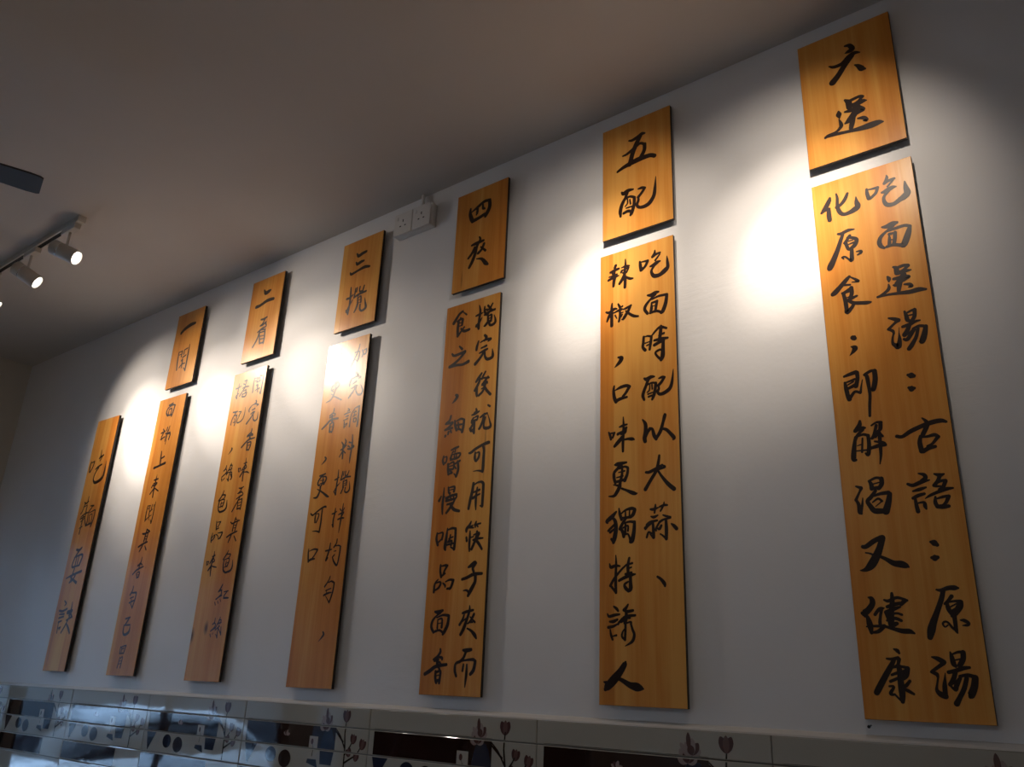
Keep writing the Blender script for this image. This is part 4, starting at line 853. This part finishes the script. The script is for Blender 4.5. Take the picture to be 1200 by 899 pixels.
spotlight(-4.25, (-3.12, YW, EYE + 1.42), 'white cylinder spotlight nearest the end of the ceiling track', 0.72)
spotlight(-4.70, (-4.00, YW, EYE + 1.40), 'white cylinder spotlight in the middle, its lens a narrow ellipse', 0.62)
spotlight(-5.22, (-4.78, YW, EYE + 1.34), 'white spotlight at the left edge of the picture, lens barely showing', 0.88)
spotlight(-1.08, (-1.55, YW, EYE + 1.44), 'white spotlight overhead aimed between the fourth and fifth boards', 0.5)
spotlight(-0.42, (-0.77, YW, EYE + 1.40), 'white spotlight overhead aimed at the left edge of the sixth board', 0.65)

# ------------------------------------------------------------------ fill panels added out of view behind the camera to brighten the sign wall
for x, where in ((-3.0, 'nearer the shop window'), (0.9, 'farther from the shop window')):
    pl = empty('added_fill_panel', (x, -5.6, ZC), 'added fill light panel on the ceiling, unseen behind the camera, ' + where, 'fill light')
    bm = bmesh.new()
    for q in ((-0.62, 0.62, -0.32, -0.29), (-0.62, 0.62, 0.29, 0.32), (-0.62, -0.59, -0.29, 0.29), (0.59, 0.62, -0.29, 0.29)):
        add_box(bm, *q, -0.035, 0.0)
    mesh_obj('frame', bm, M_WHITE, pl)
    bm = bmesh.new()
    add_box(bm, -0.59, 0.59, -0.29, 0.29, -0.030, -0.022)
    mesh_obj('fill_emitter', bm, M_FILL, pl)

# ------------------------------------------------------------------ ceiling fan
HX, HY, HZ = -3.61, -1.92, EYE + 1.90
fan = empty('ceiling_fan', (HX, HY, HZ), 'dark ceiling fan, one blade tip reaching into the picture at upper left', 'fan')
bm = bmesh.new()
add_lathe(bm, (0, 0, -0.10), (0, 0, 1), [(0, 0.03), (0.02, 0.09), (0.06, 0.12), (0.13, 0.12), (0.17, 0.08), (0.19, 0.03)], 32)
mesh_obj('motor_housing', bm, M_FAN, fan, smooth=True)
bm = bmesh.new()
add_lathe(bm, (0, 0, 0.085), (0, 0, 1), [(0, 0.014), (ZC - HZ - 0.085, 0.014)], 16)
mesh_obj('down_rod', bm, M_FAN, fan)
bm = bmesh.new()
add_lathe(bm, (0, 0, ZC - HZ - 0.07), (0, 0, 1), [(0, 0.03), (0.03, 0.055), (0.07, 0.065)], 24)
mesh_obj('canopy', bm, M_FAN, fan, smooth=True)
a0 = math.atan2(-1.31 - HY, -3.42 - HX)
LEN = math.hypot(-1.31 - HY, -3.42 - HX)
for k in range(3):
    a = a0 + k * 2 * math.pi / 3
    bm = bmesh.new()
    ca, sa = math.cos(a), math.sin(a)
    def P(r, wd, h):
        return Vector((ca * r - sa * wd, sa * r + ca * wd, h))
    outline = [(0.16, 0.055), (0.30, 0.095), (LEN - 0.05, 0.112), (LEN - 0.012, 0.106), (LEN, 0.094)]
    loop = [(r, wd) for r, wd in outline] + [(r, -wd) for r, wd in reversed(outline)]
    top = [bm.verts.new(P(r, wd, 0.004 + wd * 0.16)) for r, wd in loop]
    bot = [bm.verts.new(P(r, wd, -0.004 + wd * 0.16)) for r, wd in loop]
    bm.faces.new(top)
    bm.faces.new(bot[::-1])
    for i in range(len(loop)):
        bm.faces.new((top[i], bot[i], bot[(i + 1) % len(loop)], top[(i + 1) % len(loop)]))
    bmesh.ops.recalc_face_normals(bm, faces=bm.faces)
    bl = mesh_obj('blade', bm, M_FAN, fan)
    bm = bmesh.new()
    q = [P(0.09, 0.02, -0.012), P(0.09, -0.02, -0.012), P(0.22, -0.035, -0.012), P(0.22, 0.035, -0.012)]
    vs = [bm.verts.new(v) for v in q] + [bm.verts.new(v + Vector((0, 0, 0.010))) for v in q]
    for f in ((3, 2, 1, 0), (4, 5, 6, 7), (0, 1, 5, 4), (1, 2, 6, 5), (2, 3, 7, 6), (3, 0, 4, 7)):
        bm.faces.new([vs[i] for i in f])
    bmesh.ops.recalc_face_normals(bm, faces=bm.faces)
    mesh_obj('blade_bracket', bm, M_FAN, bl)

# ------------------------------------------------------------------ sticker on the frosted side light (seen mirrored in the tiles)
po = empty('window_sticker', (XL - 0.031, -0.25, EYE - 0.22), 'round red emblem sticker with blue lines on the frosted side window', 'sticker')
bm = bmesh.new()
n = 32
ri = [[bm.verts.new((xx, r * math.cos(2 * math.pi * k / n), 0.04 + r * math.sin(2 * math.pi * k / n))) for k in range(n)] for xx in (0.0, 0.0006) for r in (0.062, 0.074)]
for k in range(n):
    k2 = (k + 1) % n
    bm.faces.new((ri[2][k], ri[3][k], ri[3][k2], ri[2][k2]))
    bm.faces.new((ri[0][k], ri[0][k2], ri[1][k2], ri[1][k]))
    bm.faces.new((ri[1][k], ri[1][k2], ri[3][k2], ri[3][k]))
    bm.faces.new((ri[0][k], ri[2][k], ri[2][k2], ri[0][k2]))
bmesh.ops.recalc_face_normals(bm, faces=bm.faces)
mesh_obj('red_ring', bm, M_RED, po)
bm = bmesh.new()
add_box(bm, 0.0, 0.0006, -0.12, 0.12, 0.150, 0.172)
mesh_obj('blue_stripe', bm, M_BLUE, po)

# ------------------------------------------------------------------ white car parked on the street, mirrored in the glazed tiles
GX, GZ = -10.4, -0.55
car = empty('parked_car', (GX, -3.2, GZ), 'white car parked on the street outside the shop window', 'car')
def loft(sections, m, name, parent):
    """sections along y: (y, half width low, half width high, z low, z high)"""
    bm = bmesh.new()
    rings = []
    for (y, wl, wh, zl, zh) in sections:
        zm = zl + (zh - zl) * 0.55
        prof = [(-wl, zl), (-wl * 1.02, zl + (zh - zl) * 0.25), (-(wl + wh) / 2 * 1.02, zm), (-wh, zh - 0.03), (-wh * 0.9, zh), (wh * 0.9, zh), (wh, zh - 0.03), ((wl + wh) / 2 * 1.02, zm), (wl * 1.02, zl + (zh - zl) * 0.25), (wl, zl)]
        rings.append([bm.verts.new((x, y, z)) for x, z in prof])
    k = len(rings[0])
    for a, b5 in zip(rings, rings[1:]):
        for i in range(k):
            bm.faces.new((a[i], a[(i + 1) % k], b5[(i + 1) % k], b5[i]))
    bm.faces.new(rings[0])
    bm.faces.new(rings[-1][::-1])
    bmesh.ops.recalc_face_normals(bm, faces=bm.faces)
    return mesh_obj(name, bm, m, parent, smooth=True)
body = loft([(2.15, 0.70, 0.60, 0.32, 0.60), (2.02, 0.82, 0.74, 0.22, 0.74), (1.5, 0.88, 0.82, 0.20, 0.86), (0.85, 0.89, 0.84, 0.20, 0.95),
             (-0.9, 0.89, 0.84, 0.20, 0.98), (-1.6, 0.88, 0.82, 0.20, 0.98), (-2.05, 0.82, 0.74, 0.24, 0.94), (-2.18, 0.72, 0.64, 0.32, 0.80)], M_CAR, 'body', car)
loft([(0.95, 0.76, 0.72, 0.93, 0.96), (0.15, 0.76, 0.60, 0.93, 1.40), (-0.25, 0.76, 0.60, 0.93, 1.445), (-1.0, 0.76, 0.58, 0.93, 1.40), (-1.75, 0.74, 0.68, 0.93, 1.00)], M_CARGLASS, 'window_glass', car)
loft([(0.40, 0.66, 0.60, 1.22, 1.38), (0.10, 0.68, 0.62, 1.27, 1.45), (-0.30, 0.69, 0.64, 1.29, 1.49), (-1.05, 0.67, 0.60, 1.26, 1.45), (-1.45, 0.68, 0.62, 1.12, 1.26), (-1.80, 0.76, 0.70, 0.94, 1.03)], M_CAR, 'roof', car)
for sx in (-1, 1):
    for y in (1.35, -1.35):
        bm = bmesh.new()
        add_lathe(bm, (sx * 0.70, y, 0.31), (sx, 0, 0), [(0, 0.20), (0.0, 0.31), (0.18, 0.31), (0.20, 0.29), (0.20, 0.20)], 28)
        wh_ = mesh_obj('wheel', bm, M_TYRE, car)
        bm = bmesh.new()
        add_lathe(bm, (sx * 0.895, y, 0.31), (sx, 0, 0), [(0, 0.20), (0.012, 0.19), (0.018, 0.05)], 28)
        mesh_obj('rim', bm, M_STEEL, wh_)
